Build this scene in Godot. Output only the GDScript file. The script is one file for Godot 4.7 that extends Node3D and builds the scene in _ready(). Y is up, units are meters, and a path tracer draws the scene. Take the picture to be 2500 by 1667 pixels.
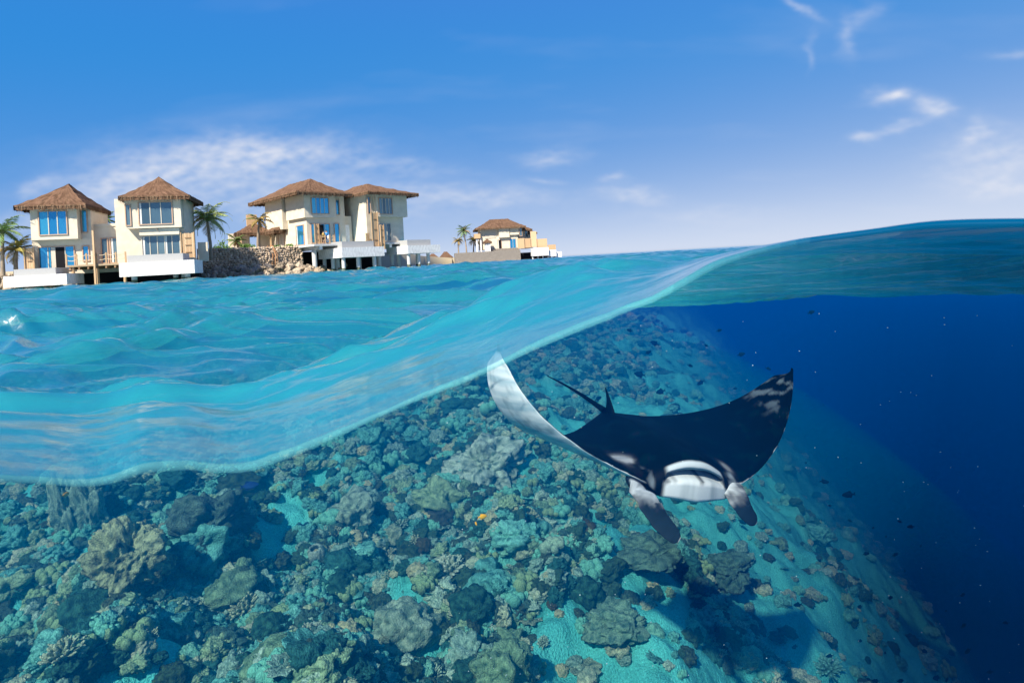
extends Node3D
# A split view at the face of a low wave: villas on the shore above, a reef and a manta ray below.

const FOCAL := 600.0
const EYE := Vector3(0, 0.4, 0)
const ROLL := 0.056
const HORIZON := 258.5
const EXPOSURE := 2.15

var names := {}
var mats := {}
var rng := RandomNumberGenerator.new()

func _ready() -> void:
	rng.seed = 71
	make_camera()
	make_sky_and_sun()
	make_materials()
	make_seabed()
	make_water()
	make_villas()
	make_shore()
	make_corals()
	make_manta()
	make_fish()

func make_camera() -> void:
	var c := Camera3D.new()
	c.name = "camera"
	# the wave beside the lens is a little out of focus
	var lens := CameraAttributesPhysical.new()
	lens.frustum_focal_length = 35.0
	lens.exposure_aperture = 36.0
	lens.frustum_focus_distance = 5.5
	lens.frustum_near = 0.05
	lens.frustum_far = 3000.0
	c.attributes = lens
	c.projection = Camera3D.PROJECTION_FRUSTUM
	c.near = 0.05
	c.far = 3000.0
	c.size = 2.0 * 341.0 / FOCAL * c.near
	c.frustum_offset = Vector2(0, (HORIZON - 341.0) / FOCAL * c.near)
	c.position = EYE
	c.rotation = Vector3(0, 0, -ROLL)
	add_child(c)
	c.current = true

func make_sky_and_sun() -> void:
	var env := Environment.new()
	env.background_mode = Environment.BG_SKY
	env.tonemap_mode = Environment.TONE_MAPPER_LINEAR
	env.tonemap_exposure = EXPOSURE
	env.sdfgi_enabled = true
	env.ssao_enabled = true
	env.ssil_enabled = true
	env.volumetric_fog_enabled = true
	env.volumetric_fog_density = 0.0
	var pano := PanoramaSkyMaterial.new()
	pano.panorama = ImageTexture.create_from_image(sky_image(2560, 1280))
	var sky := Sky.new()
	sky.sky_material = pano
	env.sky = sky
	env.background_energy_multiplier = 1.0
	var we := WorldEnvironment.new()
	we.name = "world_environment"
	we.environment = env
	add_child(we)
	var sun := DirectionalLight3D.new()
	sun.name = "sun"
	sun.light_color = Color(1.0, 0.965, 0.9)
	sun.light_energy = 1.6
	sun.light_angular_distance = 1.2
	sun.shadow_enabled = true
	add_child(sun)
	sun.look_at_from_position(Vector3(-0.34, 0.74, 0.68), Vector3.ZERO, Vector3.UP)

# wisps of cirrus: [pixel x, pixel y, half width, half height, tilt, strength]
const WISPS := [
	[225, 158, 135, 26, 0.04, 0.8], [280, 150, 60, 14, -0.03, 0.4], [110, 186, 80, 20, 0.25, 0.7], [250, 190, 150, 26, 0.02, 0.5], [35, 184, 22, 7, 0.2, 0.7], [470, 196, 90, 12, -0.02, 0.6],
	[548, 158, 34, 7, 0.04, 0.45], [545, 179, 16, 4, 0.0, 0.5], [612, 180, 17, 4, 0.0, 0.5], [632, 195, 40, 8, -0.05, 0.55],
	[893, 97, 26, 9, 0.05, 1.3], [935, 107, 22, 10, -0.2, 0.9], [893, 128, 30, 6, 0.25, 0.7], [865, 137, 14, 5, -0.3, 0.6],
	[800, 8, 24, 5, -0.6, 0.55], [868, 14, 20, 10, 0.5, 0.5], [848, 38, 8, 22, 0.0, 0.35], [810, 52, 5, 18, 0.0, 0.35],
	[1000, 160, 70, 34, 0.1, 0.7], [980, 132, 16, 12, 0.5, 0.6], [1010, 188, 60, 10, -0.05, 0.6], [400, 165, 70, 8, -0.1, 0.3],
	[60, 215, 90, 12, 0.15, 0.5], [330, 210, 130, 16, 0.0, 0.4], [1010, 52, 30, 6, 0.1, 0.35], [700, 215, 80, 8, 0.0, 0.3]]

func sky_image(w: int, h: int) -> Image:
	var big := FastNoiseLite.new()
	big.seed = 5
	big.frequency = 1.0
	big.fractal_octaves = 5
	var fine := FastNoiseLite.new()
	fine.seed = 9
	fine.frequency = 1.0
	fine.fractal_type = FastNoiseLite.FRACTAL_RIDGED
	fine.fractal_octaves = 4
	var im := Image.create_empty(w, h, false, Image.FORMAT_RGBF)
	var zenith := Color(0.075, 0.20, 0.70)
	var mid := Color(0.018, 0.255, 0.71)
	var low := Color(0.42, 0.58, 0.85)
	var rim := Color(0.66, 0.73, 0.88)
	im.fill(Color(0.45, 0.55, 0.66) * (1.0 / EXPOSURE))
	var ca := cos(ROLL)
	var sa := sin(ROLL)
	for j in h / 2 + 2:
		var el := (0.5 - (j + 0.5) / h) * PI
		var y := sin(el)
		var ce := cos(el)
		for i in w:
			var az := (i + 0.5) / w * TAU
			var x := sin(az) * ce
			var z := -cos(az) * ce
			# the sky pales towards the horizon, and more so on the side away from the sun
			var pale := 0.5 + 0.5 * clampf(x * 1.1 - 0.1 * z, -1.0, 1.0)
			var e := maxf(y, 0.0)
			var c: Color = mid.lerp(zenith, smoothstep(0.28, 0.62, e))
			var t := exp(-e / lerpf(0.080, 0.150, pale))
			c = c.lerp(low.lerp(rim, pale * 0.8), clampf(t * 1.05, 0.0, 1.0))
			c = c.lerp(rim, exp(-e / lerpf(0.03, 0.06, pale)) * lerpf(0.45, 1.0, pale))
			var cloud := 0.0
			var q := Vector3(x, y, z) * (1.0 / (y + 0.22))
			var n := big.get_noise_3d(q.x * 0.9 + 3.0, 0.0, q.z * 2.2)
			var f := fine.get_noise_3d(q.x * 1.7 + q.z, 1.0, q.z * 4.2 - q.x * 0.6)
			cloud = clampf(n * 1.4 - 0.25, 0.0, 1.0) * (0.35 + 0.65 * clampf(f + 0.3, 0.0, 1.0)) * 0.13
			if z < -0.15:
				var u := x / -z
				var v := y / -z
				var px := 512.0 + FOCAL * (u * ca - v * sa)
				var py := HORIZON - FOCAL * (u * sa + v * ca)
				if px > -160.0 and px < 1200.0 and py > -80.0 and py < 270.0:
					var wx := big.get_noise_2d(px * 0.012, py * 0.03) * 14.0
					var wy := big.get_noise_2d(px * 0.012 + 50.0, py * 0.03) * 9.0
					var streak := 0.0
					for k in WISPS:
						var dx: float = px + wx - k[0]
						var dy: float = py + wy - k[1]
						var tilt: float = k[4]
						var ax: float = (dx - dy * tilt) / k[2]
						var ay: float = (dy + dx * tilt) / k[3]
						var d := ax * ax + ay * ay
						if d < 4.0:
							streak += float(k[5]) * exp(-d * 1.3)
					if streak > 0.01:
						var g := fine.get_noise_2d(px * 0.010 - py * 0.01, py * 0.042 + px * 0.012) * 0.5 + 0.5
						var g2 := big.get_noise_2d(px * 0.05, py * 0.12) * 0.5 + 0.5
						cloud += streak * clampf(g * 0.75 + g2 * 0.75 - 0.1, 0.05, 1.2) * 0.75
			c = c.lerp(Color(0.80, 0.82, 0.90), clampf(cloud, 0.0, 0.92))
			im.set_pixel(i, j, c * (1.0 / EXPOSURE))
	return im

func numbered(called: String) -> String:
	var n: int = names.get(called, 0)
	names[called] = n + 1
	return called if n == 0 else "%s_%03d" % [called, n]

func tag(o: Node3D, label: String, category: String, group := "", kind := "") -> Node3D:
	if label: o.set_meta("label", label)
	if category: o.set_meta("category", category)
	if group: o.set_meta("group", group)
	if kind: o.set_meta("kind", kind)
	return o

func thing(called: String, label: String, category: String, at := Vector3.ZERO, turn := 0.0, group := "") -> Node3D:
	var o := Node3D.new()
	o.name = numbered(called)
	o.position = at
	o.rotation.y = turn
	add_child(o)
	tag(o, label, category, group)
	return o

func put(called: String, mesh: Mesh, mat: Material, parent: Node3D = null) -> MeshInstance3D:
	var o := MeshInstance3D.new()
	o.mesh = mesh
	o.material_override = mat
	if parent == null:
		o.name = numbered(called)
		add_child(o)
	else:
		o.name = called
		var n := 1
		while parent.has_node(NodePath(String(o.name))):
			o.name = "%s_%03d" % [called, n]
			n += 1
		parent.add_child(o)
	return o

# words for where a thing lies: the side of the nearest thing that one can find, tried in turn until nothing else bears that label
var said := {}

func told_apart(look: String, px: float, py: float, marks: Array) -> String:
	var order := marks.duplicate()
	order.sort_custom(func(a, b): return Vector2(a[0] - px, a[1] - py).length_squared() < Vector2(b[0] - px, b[1] - py).length_squared())
	var first := ""
	for k in mini(5, order.size()):
		var dx: float = px - order[k][0]
		var dy: float = py - order[k][1]
		var side := ("right of " if dx > 0.0 else "left of ") if absf(dx) > absf(dy) else ("below " if dy > 0.0 else "above ")
		var text: String = look + " " + side + order[k][2]
		if first == "": first = text
		if not said.has(text):
			said[text] = true
			return text
	return first

func material(color: Color, rough := 0.8, spec := 0.5, metal := 0.0) -> StandardMaterial3D:
	var m := StandardMaterial3D.new()
	m.albedo_color = color.linear_to_srgb()
	m.roughness = rough
	m.metallic_specular = spec
	m.metallic = metal
	return m

func noise_texture(seed_: int, freq: float, octaves: int, size: int, kind := FastNoiseLite.TYPE_SIMPLEX_SMOOTH, low := 0.0, high := 1.0, fractal := FastNoiseLite.FRACTAL_FBM) -> NoiseTexture2D:
	var n := FastNoiseLite.new()
	n.noise_type = kind
	n.seed = seed_
	n.frequency = freq
	n.fractal_octaves = octaves
	n.fractal_type = fractal
	var t := NoiseTexture2D.new()
	t.width = size
	t.height = size
	t.seamless = true
	t.noise = n
	var g := Gradient.new()
	g.set_color(0, Color(low, low, low))
	g.set_color(1, Color(high, high, high))
	t.color_ramp = g
	return t

# a grid of rows x cols points as one smooth mesh; the upper face looks along du x dv
func grid_mesh(p: PackedVector3Array, cols: int, rows: int, col := PackedColorArray(), uv := PackedVector2Array(), group := PackedByteArray(), wrap := false, flip := false) -> ArrayMesh:
	var nrm := PackedVector3Array()
	nrm.resize(p.size())
	for j in rows:
		var j0 := maxi(j - 1, 0)
		var j1 := mini(j + 1, rows - 1)
		for i in cols:
			var i0 := i - 1
			var i1 := i + 1
			if wrap:
				i0 = (i0 + cols - 1) % (cols - 1) if i0 < 0 else i0
				i1 = i1 % (cols - 1) if i1 > cols - 1 else i1
			else:
				i0 = maxi(i0, 0)
				i1 = mini(i1, cols - 1)
			var du := p[j * cols + i1] - p[j * cols + i0]
			var dv := p[j1 * cols + i] - p[j0 * cols + i]
			var n := du.cross(dv)
			if flip: n = -n
			nrm[j * cols + i] = n.normalized() if n.length_squared() > 1e-20 else Vector3.UP
	var sets: Array[PackedInt32Array] = [PackedInt32Array()]
	for j in rows - 1:
		for i in cols - 1:
			var k := j * cols + i
			var to := 0
			if group.size(): to = group[k]
			var q := [k, k + 1, k + cols, k + 1, k + cols + 1, k + cols] if flip else [k, k + cols, k + 1, k + 1, k + cols, k + cols + 1]
			while sets.size() <= to: sets.append(PackedInt32Array())
			sets[to].append_array(q)
	var m := ArrayMesh.new()
	for idx in sets:
		if idx.size() == 0: continue
		var arr := []
		arr.resize(Mesh.ARRAY_MAX)
		arr[Mesh.ARRAY_VERTEX] = p
		arr[Mesh.ARRAY_NORMAL] = nrm
		if col.size(): arr[Mesh.ARRAY_COLOR] = col
		if uv.size(): arr[Mesh.ARRAY_TEX_UV] = uv
		arr[Mesh.ARRAY_INDEX] = idx
		m.add_surface_from_arrays(Mesh.PRIMITIVE_TRIANGLES, arr)
	return m

# ------------------------------------------------------------------ materials
func make_materials() -> void:
	var grain := noise_texture(3, 0.035, 5, 512, FastNoiseLite.TYPE_SIMPLEX_SMOOTH, 0.55, 1.0)
	var speck := noise_texture(8, 0.08, 4, 512, FastNoiseLite.TYPE_CELLULAR, 0.0, 1.0)
	# reef: rough rock, colour from the vertices and a fine speckle
	var reef := StandardMaterial3D.new()
	reef.vertex_color_use_as_albedo = true
	reef.albedo_color = Color(0.34, 1.0, 0.97).linear_to_srgb()  # red cut from the colour, in place of light the water absorbs
	reef.roughness = 0.95
	reef.metallic_specular = 0.2
	reef.uv1_triplanar = true
	reef.uv1_world_triplanar = true
	reef.uv1_scale = Vector3(2.6, 2.6, 2.6)
	reef.albedo_texture = noise_texture(21, 0.016, 6, 1024, FastNoiseLite.TYPE_SIMPLEX_SMOOTH, 0.62, 1.12)
	reef.heightmap_enabled = true
	reef.heightmap_scale = 3.0
	reef.heightmap_texture = noise_texture(22, 0.014, 6, 1024, FastNoiseLite.TYPE_SIMPLEX_SMOOTH, 0.0, 1.0)
	mats.reef = reef
	mats.grain = grain
	mats.speck = speck
	var nn := noise_texture(31, 0.012, 5, 1024)
	nn.color_ramp = null
	nn.as_normal_map = true
	nn.bump_strength = 8.0
	# reflection of the deep under the right wave, put into colour and opacity
	for k in 20:
		var water := StandardMaterial3D.new()
		water.transparency = BaseMaterial3D.TRANSPARENCY_ALPHA
		var c := Color(0.008, 0.20, 0.25).lerp(Color(0.0, 0.06, 0.13), sqrt(k / 19.0)).linear_to_srgb()
		c.a = lerpf(0.33, 0.91, k / 19.0)
		water.backlight_enabled = true
		water.backlight = Color(0.0, 0.085, 0.08).linear_to_srgb().lerp(Color(0.0, 0.05, 0.09).linear_to_srgb(), k / 19.0)
		water.albedo_color = c
		water.roughness = 0.2
		water.metallic_specular = 0.5
		water.normal_enabled = true
		water.uv1_triplanar = true
		water.uv1_world_triplanar = true
		water.uv1_scale = Vector3(0.55, 0.55, 0.55)
		water.normal_scale = 0.3
		water.normal_texture = nn
		mats["water%d" % k] = water
	for k in 12:
		# the lip of the water where it clings, hardly shining
		var lip := StandardMaterial3D.new()
		lip.transparency = BaseMaterial3D.TRANSPARENCY_ALPHA
		var c := Color(0.10, 0.36, 0.40).lerp(Color(0.0, 0.05, 0.12), sqrt(k / 11.0)).linear_to_srgb()  # paler at the left: the bright edge line is put into the colour
		c.a = lerpf(0.40, 0.88, k / 11.0)
		lip.albedo_color = c
		lip.roughness = 0.25
		lip.metallic_specular = 0.05
		mats["water%d" % (20 + k)] = lip
	for k in 10:
		# closest to the eye the water holds more of its own colour
		var near: StandardMaterial3D = mats.water0.duplicate()
		var c := Color(0.008, 0.20, 0.25).lerp(Color(0.012, 0.21, 0.27), k / 9.0).linear_to_srgb()
		c.a = lerpf(0.34, 0.58, k / 9.0)
		near.albedo_color = c
		mats["water%d" % (32 + k)] = near

# ------------------------------------------------------------------ the sea
# the line where the water meets the air just before the eye, as (sideways, height) per metre ahead
const LINE := [
	[-160, 478], [-60, 478], [0, 480], [44, 482], [83, 484], [113, 479], [144, 468], [187, 465], [218, 468], [244, 467], [270, 459], [327, 438],
	[370, 420], [435, 392], [479, 374], [544, 342], [610, 316], [653, 300], [679, 285], [714, 266], [749, 255], [805, 243],
	[871, 234], [936, 226], [1024, 224], [1150, 224], [1300, 232]]

var line_k := PackedFloat32Array()
var line_m := PackedFloat32Array()
const R0 := 0.42
const DEEP := 1.8
const LIP := 0.0032
var swell := []
var chop: FastNoiseLite
var warp: FastNoiseLite
var silk: FastNoiseLite

func prepare_sea() -> void:
	for q in LINE:
		var u: float = (q[0] - 512.0) / FOCAL
		var v: float = (HORIZON - q[1]) / FOCAL
		line_k.append(u * cos(ROLL) + v * sin(ROLL))
		line_m.append(-u * sin(ROLL) + v * cos(ROLL))
	var r := RandomNumberGenerator.new()
	r.seed = 12
	for i in 22:
		var len_: float = 9.0 * pow(0.80, i)
		var dir := deg_to_rad(r.randf_range(-48.0, 48.0) + 80.0)
		var amp: float = 0.033 * pow(len_, 0.8) * (0.6 if i < 4 else 1.0)
		swell.append([cos(dir) * TAU / len_, sin(dir) * TAU / len_, r.randf() * TAU, minf(amp, 0.085), len_])
	chop = FastNoiseLite.new()
	chop.seed = 40
	chop.noise_type = FastNoiseLite.TYPE_SIMPLEX_SMOOTH
	chop.frequency = 1.0
	chop.fractal_type = FastNoiseLite.FRACTAL_RIDGED
	chop.fractal_octaves = 3
	warp = FastNoiseLite.new()
	warp.seed = 41
	warp.frequency = 0.35
	warp.fractal_octaves = 1
	silk = FastNoiseLite.new()
	silk.seed = 43
	silk.frequency = 0.35
	silk.fractal_octaves = 3

func line_at(k: float) -> float:
	if k <= line_k[0]: return line_m[0]
	for i in range(1, line_k.size()):
		if k < line_k[i]:
			var i0 := maxi(i - 2, 0)
			var i3 := mini(i + 1, line_k.size() - 1)
			var t := (k - line_k[i - 1]) / (line_k[i] - line_k[i - 1])
			return cubic_interpolate(line_m[i - 1], line_m[i], line_m[i0], line_m[i3], t)
	return line_m[line_m.size() - 1]

# height of the open sea above its mean level; detail finer than `least` metres is left out
func sea(x: float, z: float, least: float) -> Vector2:
	var wx := x + warp.get_noise_2d(x, z) * 0.8
	var wz := z + warp.get_noise_2d(x + 70.0, z) * 0.8
	var long_ := 0.0
	var h := 0.0
	for s in swell:
		if s[4] > 1.1:
			long_ += s[3] * (exp(sin(s[0] * wx + s[1] * wz + s[2]) - 1.0) * 1.55 - 0.72)
		elif s[4] > least * 3.0:
			h += 1.05 * s[3] * (exp(sin(s[0] * wx + s[1] * wz + s[2]) - 1.0) * 1.55 - 0.72)
	if least < 0.7:
		h += (chop.get_noise_2d(wx * 0.28, wz * 0.62) - 0.1) * 0.058
	if least < 0.16:
		h += (chop.get_noise_2d(wx * 1.3 + 9.0, wz * 2.4)) * lerpf(0.005, 0.009, smoothstep(0.02, 0.05, least))
	return Vector2(long_, h)

func make_water() -> void:
	prepare_sea()
	var th := PackedFloat32Array()
	var t := -180.0
	while t < 180.0:
		th.append(deg_to_rad(t))
		t += 0.21 if t > -47.0 and t < 47.0 else 2.0
	th.append(PI)
	var rr := PackedFloat32Array()
	for k in 7: rr.append(R0)
	var r := R0
	while r < 900.0:
		rr.append(r)
		r *= 1.0105 if r < 120.0 else 1.08
	var cols := th.size()
	var rows := rr.size()
	var p := PackedVector3Array()
	p.resize(cols * rows)
	var ms := PackedFloat32Array()
	var ends := PackedFloat32Array()
	for i in cols:
		var a := th[i]
		var m := 0.0
		var front := smoothstep(-0.05, 0.45, cos(a))
		m = line_at(tan(clampf(a, -0.9, 0.9))) * cos(clampf(a, -0.9, 0.9))
		m = lerpf(-0.25, m, front)
		ms.append(m)
		ends.append(lerpf(5.6, 2.1, smoothstep(-0.06, -0.30, m)))
	for j in rows:
		var d := rr[j]
		for i in cols:
			var a := th[i]
			if j < 7:
				# the lip of the water where it clings and turns down
				var turn := (7 - j) / 7.0 * 1.9
				var lip := LIP * (1.0 + 0.35 * warp.get_noise_1d(a * 14.0))
				p[j * cols + i] = Vector3(sin(a) * (R0 - lip * sin(turn)), EYE.y + ms[i] * R0 + LIP - lip * (1.0 - cos(turn)), -cos(a) * (R0 - lip * sin(turn)))
				continue
			var x := sin(a) * d
			var z := -cos(a) * d
			var least := maxf(d * 0.0105, 0.006)
			if absf(a) > 0.83: least = maxf(least, d * 0.035)
			var s := smoothstep(R0, ends[i], d)
			var near := EYE.y + ms[i] * R0 + LIP
			var wave := 0.0
			var calm := lerpf(1.0, lerpf(0.2, 0.8, smoothstep(1.1, 2.6, d)), smoothstep(-0.12, -0.055, ms[i]) * (1.0 - smoothstep(5.0, 10.0, d)))
			if d < 260.0:
				var both := sea(x, z, least)
				# the long waves give way to the wave at the eye, the short ones run up its face
				wave = both.x * s * lerpf(lerpf(0.6, 0.15, smoothstep(-0.2, -0.05, ms[i])), 0.85, smoothstep(7.0, 18.0, d)) + both.y * lerpf(0.65, 1.0, s) * smoothstep(R0, R0 + 0.7, d) * calm
				wave *= 1.0 - smoothstep(150.0, 260.0, d)
			# long low ripples run along the wave face beside the eye
			var rip := 0.0
			if d < 6.0:
				var along := x * 0.86 + z * 0.5
				var over := -x * 0.5 + z * 0.86
				rip = (silk.get_noise_2d(along * 2.0, over * 8.0) * 0.026 + chop.get_noise_2d(along * 0.5, over * 1.9) * 0.018) * smoothstep(R0, R0 + 0.35, d) * (1.0 - s * 0.6) * calm
			p[j * cols + i] = Vector3(x, lerpf(near, 0.0, s) + wave + rip, z)
	var from_below := PackedByteArray()
	from_below.resize(cols * rows)
	for j in rows:
		for i in cols:
			if j < 7:
				from_below[j * cols + i] = 20 + int(clampf((th[i] - 0.24) / 0.02, 0.0, 11.0)) if th[i] < 1.3 else 20
				continue
			from_below[j * cols + i] = int(clampf((th[i] - 0.26) / 0.02, 0.0, 19.0)) if th[i] < 1.3 and rr[j] < 8.0 else 0
			var close := (1.0 - smoothstep(R0, 2.2, rr[j])) * (1.0 - smoothstep(0.12, 0.26, th[i]))
			if from_below[j * cols + i] == 0 and close > 0.05 and absf(th[i]) < 1.2:
				from_below[j * cols + i] = 32 + int(clampf(close * 10.0, 0.0, 9.0))
			if th[i] > 0.34 and th[i] < 1.3 and rr[j] < 0.42 + 0.65 * smoothstep(0.34, 0.75, th[i]) + 0.25 * smoothstep(0.34, 0.5, th[i]) * warp.get_noise_2d(th[i] * 9.0, rr[j] * 6.0):
				from_below[j * cols + i] = 19  # navy wedge: the dark mirrored band painted close to the lens
	var mesh := grid_mesh(p, cols, rows, PackedColorArray(), PackedVector2Array(), from_below)
	var o := MeshInstance3D.new()
	o.name = "sea_surface"
	o.mesh = mesh
	for k in 42: mesh.surface_set_material(k, mats["water%d" % k])
	add_child(o)
	tag(o, "turquoise sea surface with wind ripples and a wave lifting at the right", "", "", "structure")
	# the body of the water: it scatters blue
	var f := FogVolume.new()
	f.name = "sea_water"
	f.size = Vector3(420, 40, 420)
	f.position = Vector3(0, -20.06, 0)
	var fm := FogMaterial.new()
	fm.density = 0.054
	fm.albedo = Color(0.0, 0.155, 0.66).linear_to_srgb()
	f.material = fm
	add_child(f)
	# greener water over the shallow reef
	var g := FogVolume.new()
	g.name = "reef_water"
	g.shape = RenderingServer.FOG_VOLUME_SHAPE_ELLIPSOID
	g.size = Vector3(36, 11, 54)
	g.position = Vector3(-9, -5.6, -19)
	var gm := FogMaterial.new()
	gm.density = 0.038
	gm.albedo = Color(0.0, 0.52, 0.44).linear_to_srgb()
	g.material = gm
	add_child(g)
	tag(g, "green tinted water over the shallow reef at the left", "", "", "structure")
	# and murkier blue over the drop-off
	var b := FogVolume.new()
	b.name = "deep_water"
	b.shape = RenderingServer.FOG_VOLUME_SHAPE_ELLIPSOID
	b.size = Vector3(26, 19, 40)
	b.position = Vector3(17.5, -10.2, -19)
	var bm := FogMaterial.new()
	bm.density = 0.085
	bm.albedo = Color(0.0, 0.16, 0.62).linear_to_srgb()
	b.material = bm
	add_child(b)
	tag(b, "deep blue water over the drop-off at the right", "", "", "structure")
	tag(f, "clear blue water below the surface deepening to the right", "", "", "structure")

# ------------------------------------------------------------------ the sea bed
var relief: FastNoiseLite
var lumps: FastNoiseLite
var pits: FastNoiseLite
var patch: FastNoiseLite
var tint: FastNoiseLite

func prepare_bed() -> void:
	relief = FastNoiseLite.new()
	relief.seed = 3
	relief.frequency = 0.75
	relief.fractal_octaves = 4
	lumps = FastNoiseLite.new()
	lumps.seed = 4
	lumps.noise_type = FastNoiseLite.TYPE_CELLULAR
	lumps.cellular_return_type = FastNoiseLite.RETURN_DISTANCE
	lumps.frequency = 3.2
	lumps.fractal_octaves = 2
	pits = FastNoiseLite.new()
	pits.seed = 6
	pits.frequency = 7.0
	pits.fractal_type = FastNoiseLite.FRACTAL_RIDGED
	pits.fractal_octaves = 4
	patch = FastNoiseLite.new()
	patch.seed = 17
	patch.frequency = 0.42
	patch.fractal_octaves = 4
	tint = FastNoiseLite.new()
	tint.seed = 14
	tint.frequency = 2.2
	tint.fractal_octaves = 4

func bed_base(x: float, d: float) -> float:
	var e := d / DEEP
	var s := x / DEEP + 0.6 - 0.28 * e
	return EYE.y + DEEP * (-1.75 - 0.03 * maxf(e, -6.0) - 0.75 * (0.7 * log(1.0 + exp(clampf(s / 0.7, -30.0, 30.0)))) - 0.10 * pow(maxf(s - 1.1, 0.0), 2.0))

func sandiness(x: float, d: float) -> float:
	var s := (x - 0.28 * d) / DEEP + 0.6
	var b := smoothstep(-0.5, 0.25, s) * 0.58
	return smoothstep(0.10, 0.30, patch.get_noise_2d(x, d * 0.75) + b - 0.03)

func bed(x: float, d: float) -> float:
	var sand := sandiness(x, d)
	var rough := 1.0 - 0.85 * sand
	var h := relief.get_noise_2d(x * 0.42 + 11.0, d * 0.42) * 0.75 + relief.get_noise_2d(x, d) * 0.40 * (1.0 - 0.45 * sand)
	var c := lumps.get_noise_2d(x + relief.get_noise_2d(x * 3.0, d * 3.0) * 0.1, d)
	h += (-c * 0.5) * 0.20 * rough
	h += pits.get_noise_2d(x, d) * 0.035 * rough + pits.get_noise_2d(x * 2.7, d * 2.7) * 0.012
	return bed_base(x, d) + h - 0.05 * sand

func bed_color(x: float, d: float) -> Color:
	var sand := sandiness(x, d)
	var n := tint.get_noise_2d(x, d)
	var n2 := tint.get_noise_2d(x * 4.0 + 30.0, d * 4.0)
	var rock := Color(0.14, 0.46, 0.41).lerp(Color(0.66, 0.93, 0.82), clampf(n * 1.3 + 0.42 + n2 * 0.7, 0.0, 1.0))
	rock = rock.lerp(Color(0.03, 0.13, 0.125), clampf(-n * 2.4 - n2 * 1.2 + 0.02, 0.0, 0.9))  # noise darkens patches of rock, standing in for shaded crevices
	rock = rock.lerp(Color(0.30, 0.46, 0.25), clampf(n2 * 1.6 - 0.35, 0.0, 0.6))
	return rock.lerp(Color(0.36, 0.90, 0.86), sand * (0.85 + 0.15 * n))

func make_seabed() -> void:
	prepare_bed()
	var p := PackedVector3Array()
	var col := PackedColorArray()
	var cols := 760
	var rows := 0
	var r := 2.9
	while r < 110.0:
		for i in cols:
			var a := lerpf(-0.86, 0.86, i / (cols - 1.0))
			var x := sin(a) * r
			var d := cos(a) * r
			p.append(Vector3(x, bed(x, d), -d))
			col.append(bed_color(x, d))
		rows += 1
		r *= 1.0058 if r < 46.0 else 1.03
	var o := put("seabed", grid_mesh(p, cols, rows, col), mats.reef)
	tag(o, "coral rubble reef slope with pale sand falling away to the right", "", "", "structure")
	# the same bed goes on beside and behind the eye
	p = PackedVector3Array()
	col = PackedColorArray()
	for j in 100:
		var rad := 0.05 * pow(1.078, j)
		for i in 97:
			var a := lerpf(0.86, TAU - 0.86, i / 96.0)
			var x := sin(a) * rad
			var d := cos(a) * rad
			p.append(Vector3(x, bed(x, d), -d))
			col.append(bed_color(x, d))
	o = put("seabed", grid_mesh(p, 97, 100, col), mats.reef)
	tag(o, "reef bed carrying on beside and behind the wave", "", "", "structure")
	p = PackedVector3Array()
	col = PackedColorArray()
	for j in 40:
		var rad := 0.05 * pow(1.112, j)
		for i in 30:
			var a := lerpf(-0.86, 0.86, i / 29.0)
			p.append(Vector3(sin(a) * rad, bed(sin(a) * rad, cos(a) * rad), -cos(a) * rad))
			col.append(bed_color(sin(a) * rad, cos(a) * rad))
	o = put("seabed", grid_mesh(p, 30, 40, col), mats.reef)
	tag(o, "reef bed straight below the eye", "", "", "structure")

# ------------------------------------------------------------------ building helpers
# a wall line on the plan: a start (sideways, ahead) and a direction; along() gives the metres at which a place of the photograph meets it
class Plan:
	var x: float
	var d: float
	var ex: float
	var ed: float

	func _init(x_: float, d_: float, turn: float) -> void:
		x = x_
		d = d_
		ex = cos(turn)
		ed = sin(turn)

	# the same line moved outwards from the wall
	func out(z: float) -> Plan:
		var p := Plan.new(0.0, 0.0, 0.0)
		p.x = x + z * ed
		p.d = d - z * ex
		p.ex = ex
		p.ed = ed
		return p

	func along(px: float) -> float:
		var k := (px - 512.0) / FOCAL
		return (k * d - x) / (ex - k * ed)

func box(s: SurfaceTool, lo: Vector3, hi: Vector3) -> void:
	var p := [Vector3(lo.x, lo.y, lo.z), Vector3(hi.x, lo.y, lo.z), Vector3(hi.x, hi.y, lo.z), Vector3(lo.x, hi.y, lo.z), Vector3(lo.x, lo.y, hi.z), Vector3(hi.x, lo.y, hi.z), Vector3(hi.x, hi.y, hi.z), Vector3(lo.x, hi.y, hi.z)]
	for f in [[4, 7, 6, 5], [1, 2, 3, 0], [0, 3, 7, 4], [5, 6, 2, 1], [7, 3, 2, 6], [0, 4, 5, 1]]:
		for k in [0, 1, 2, 0, 2, 3]: s.add_vertex(p[f[k]])

func boxes(list: Array) -> ArrayMesh:
	var s := SurfaceTool.new()
	s.begin(Mesh.PRIMITIVE_TRIANGLES)
	s.set_smooth_group(-1)
	for b in list:
		box(s, Vector3(minf(b[0], b[1]), minf(b[2], b[3]), minf(b[4], b[5])), Vector3(maxf(b[0], b[1]), maxf(b[2], b[3]), maxf(b[4], b[5])))
	s.generate_normals()
	return s.commit()

func block(called: String, mat: String, parent: Node3D, x0: float, x1: float, y0: float, y1: float, z0: float, z1: float) -> MeshInstance3D:
	return put(called, boxes([[x0, x1, y0, y1, z0, z1]]), mats[mat], parent)

func cylinder(called: String, mat: String, parent: Node3D, x: float, z: float, y0: float, y1: float, r: float) -> MeshInstance3D:
	var c := CylinderMesh.new()
	c.top_radius = r
	c.bottom_radius = r
	c.height = y1 - y0
	c.radial_segments = 14
	c.rings = 0
	var o := put(called, c, mats[mat], parent)
	o.position = Vector3(x, (y0 + y1) / 2.0, z)
	return o

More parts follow.
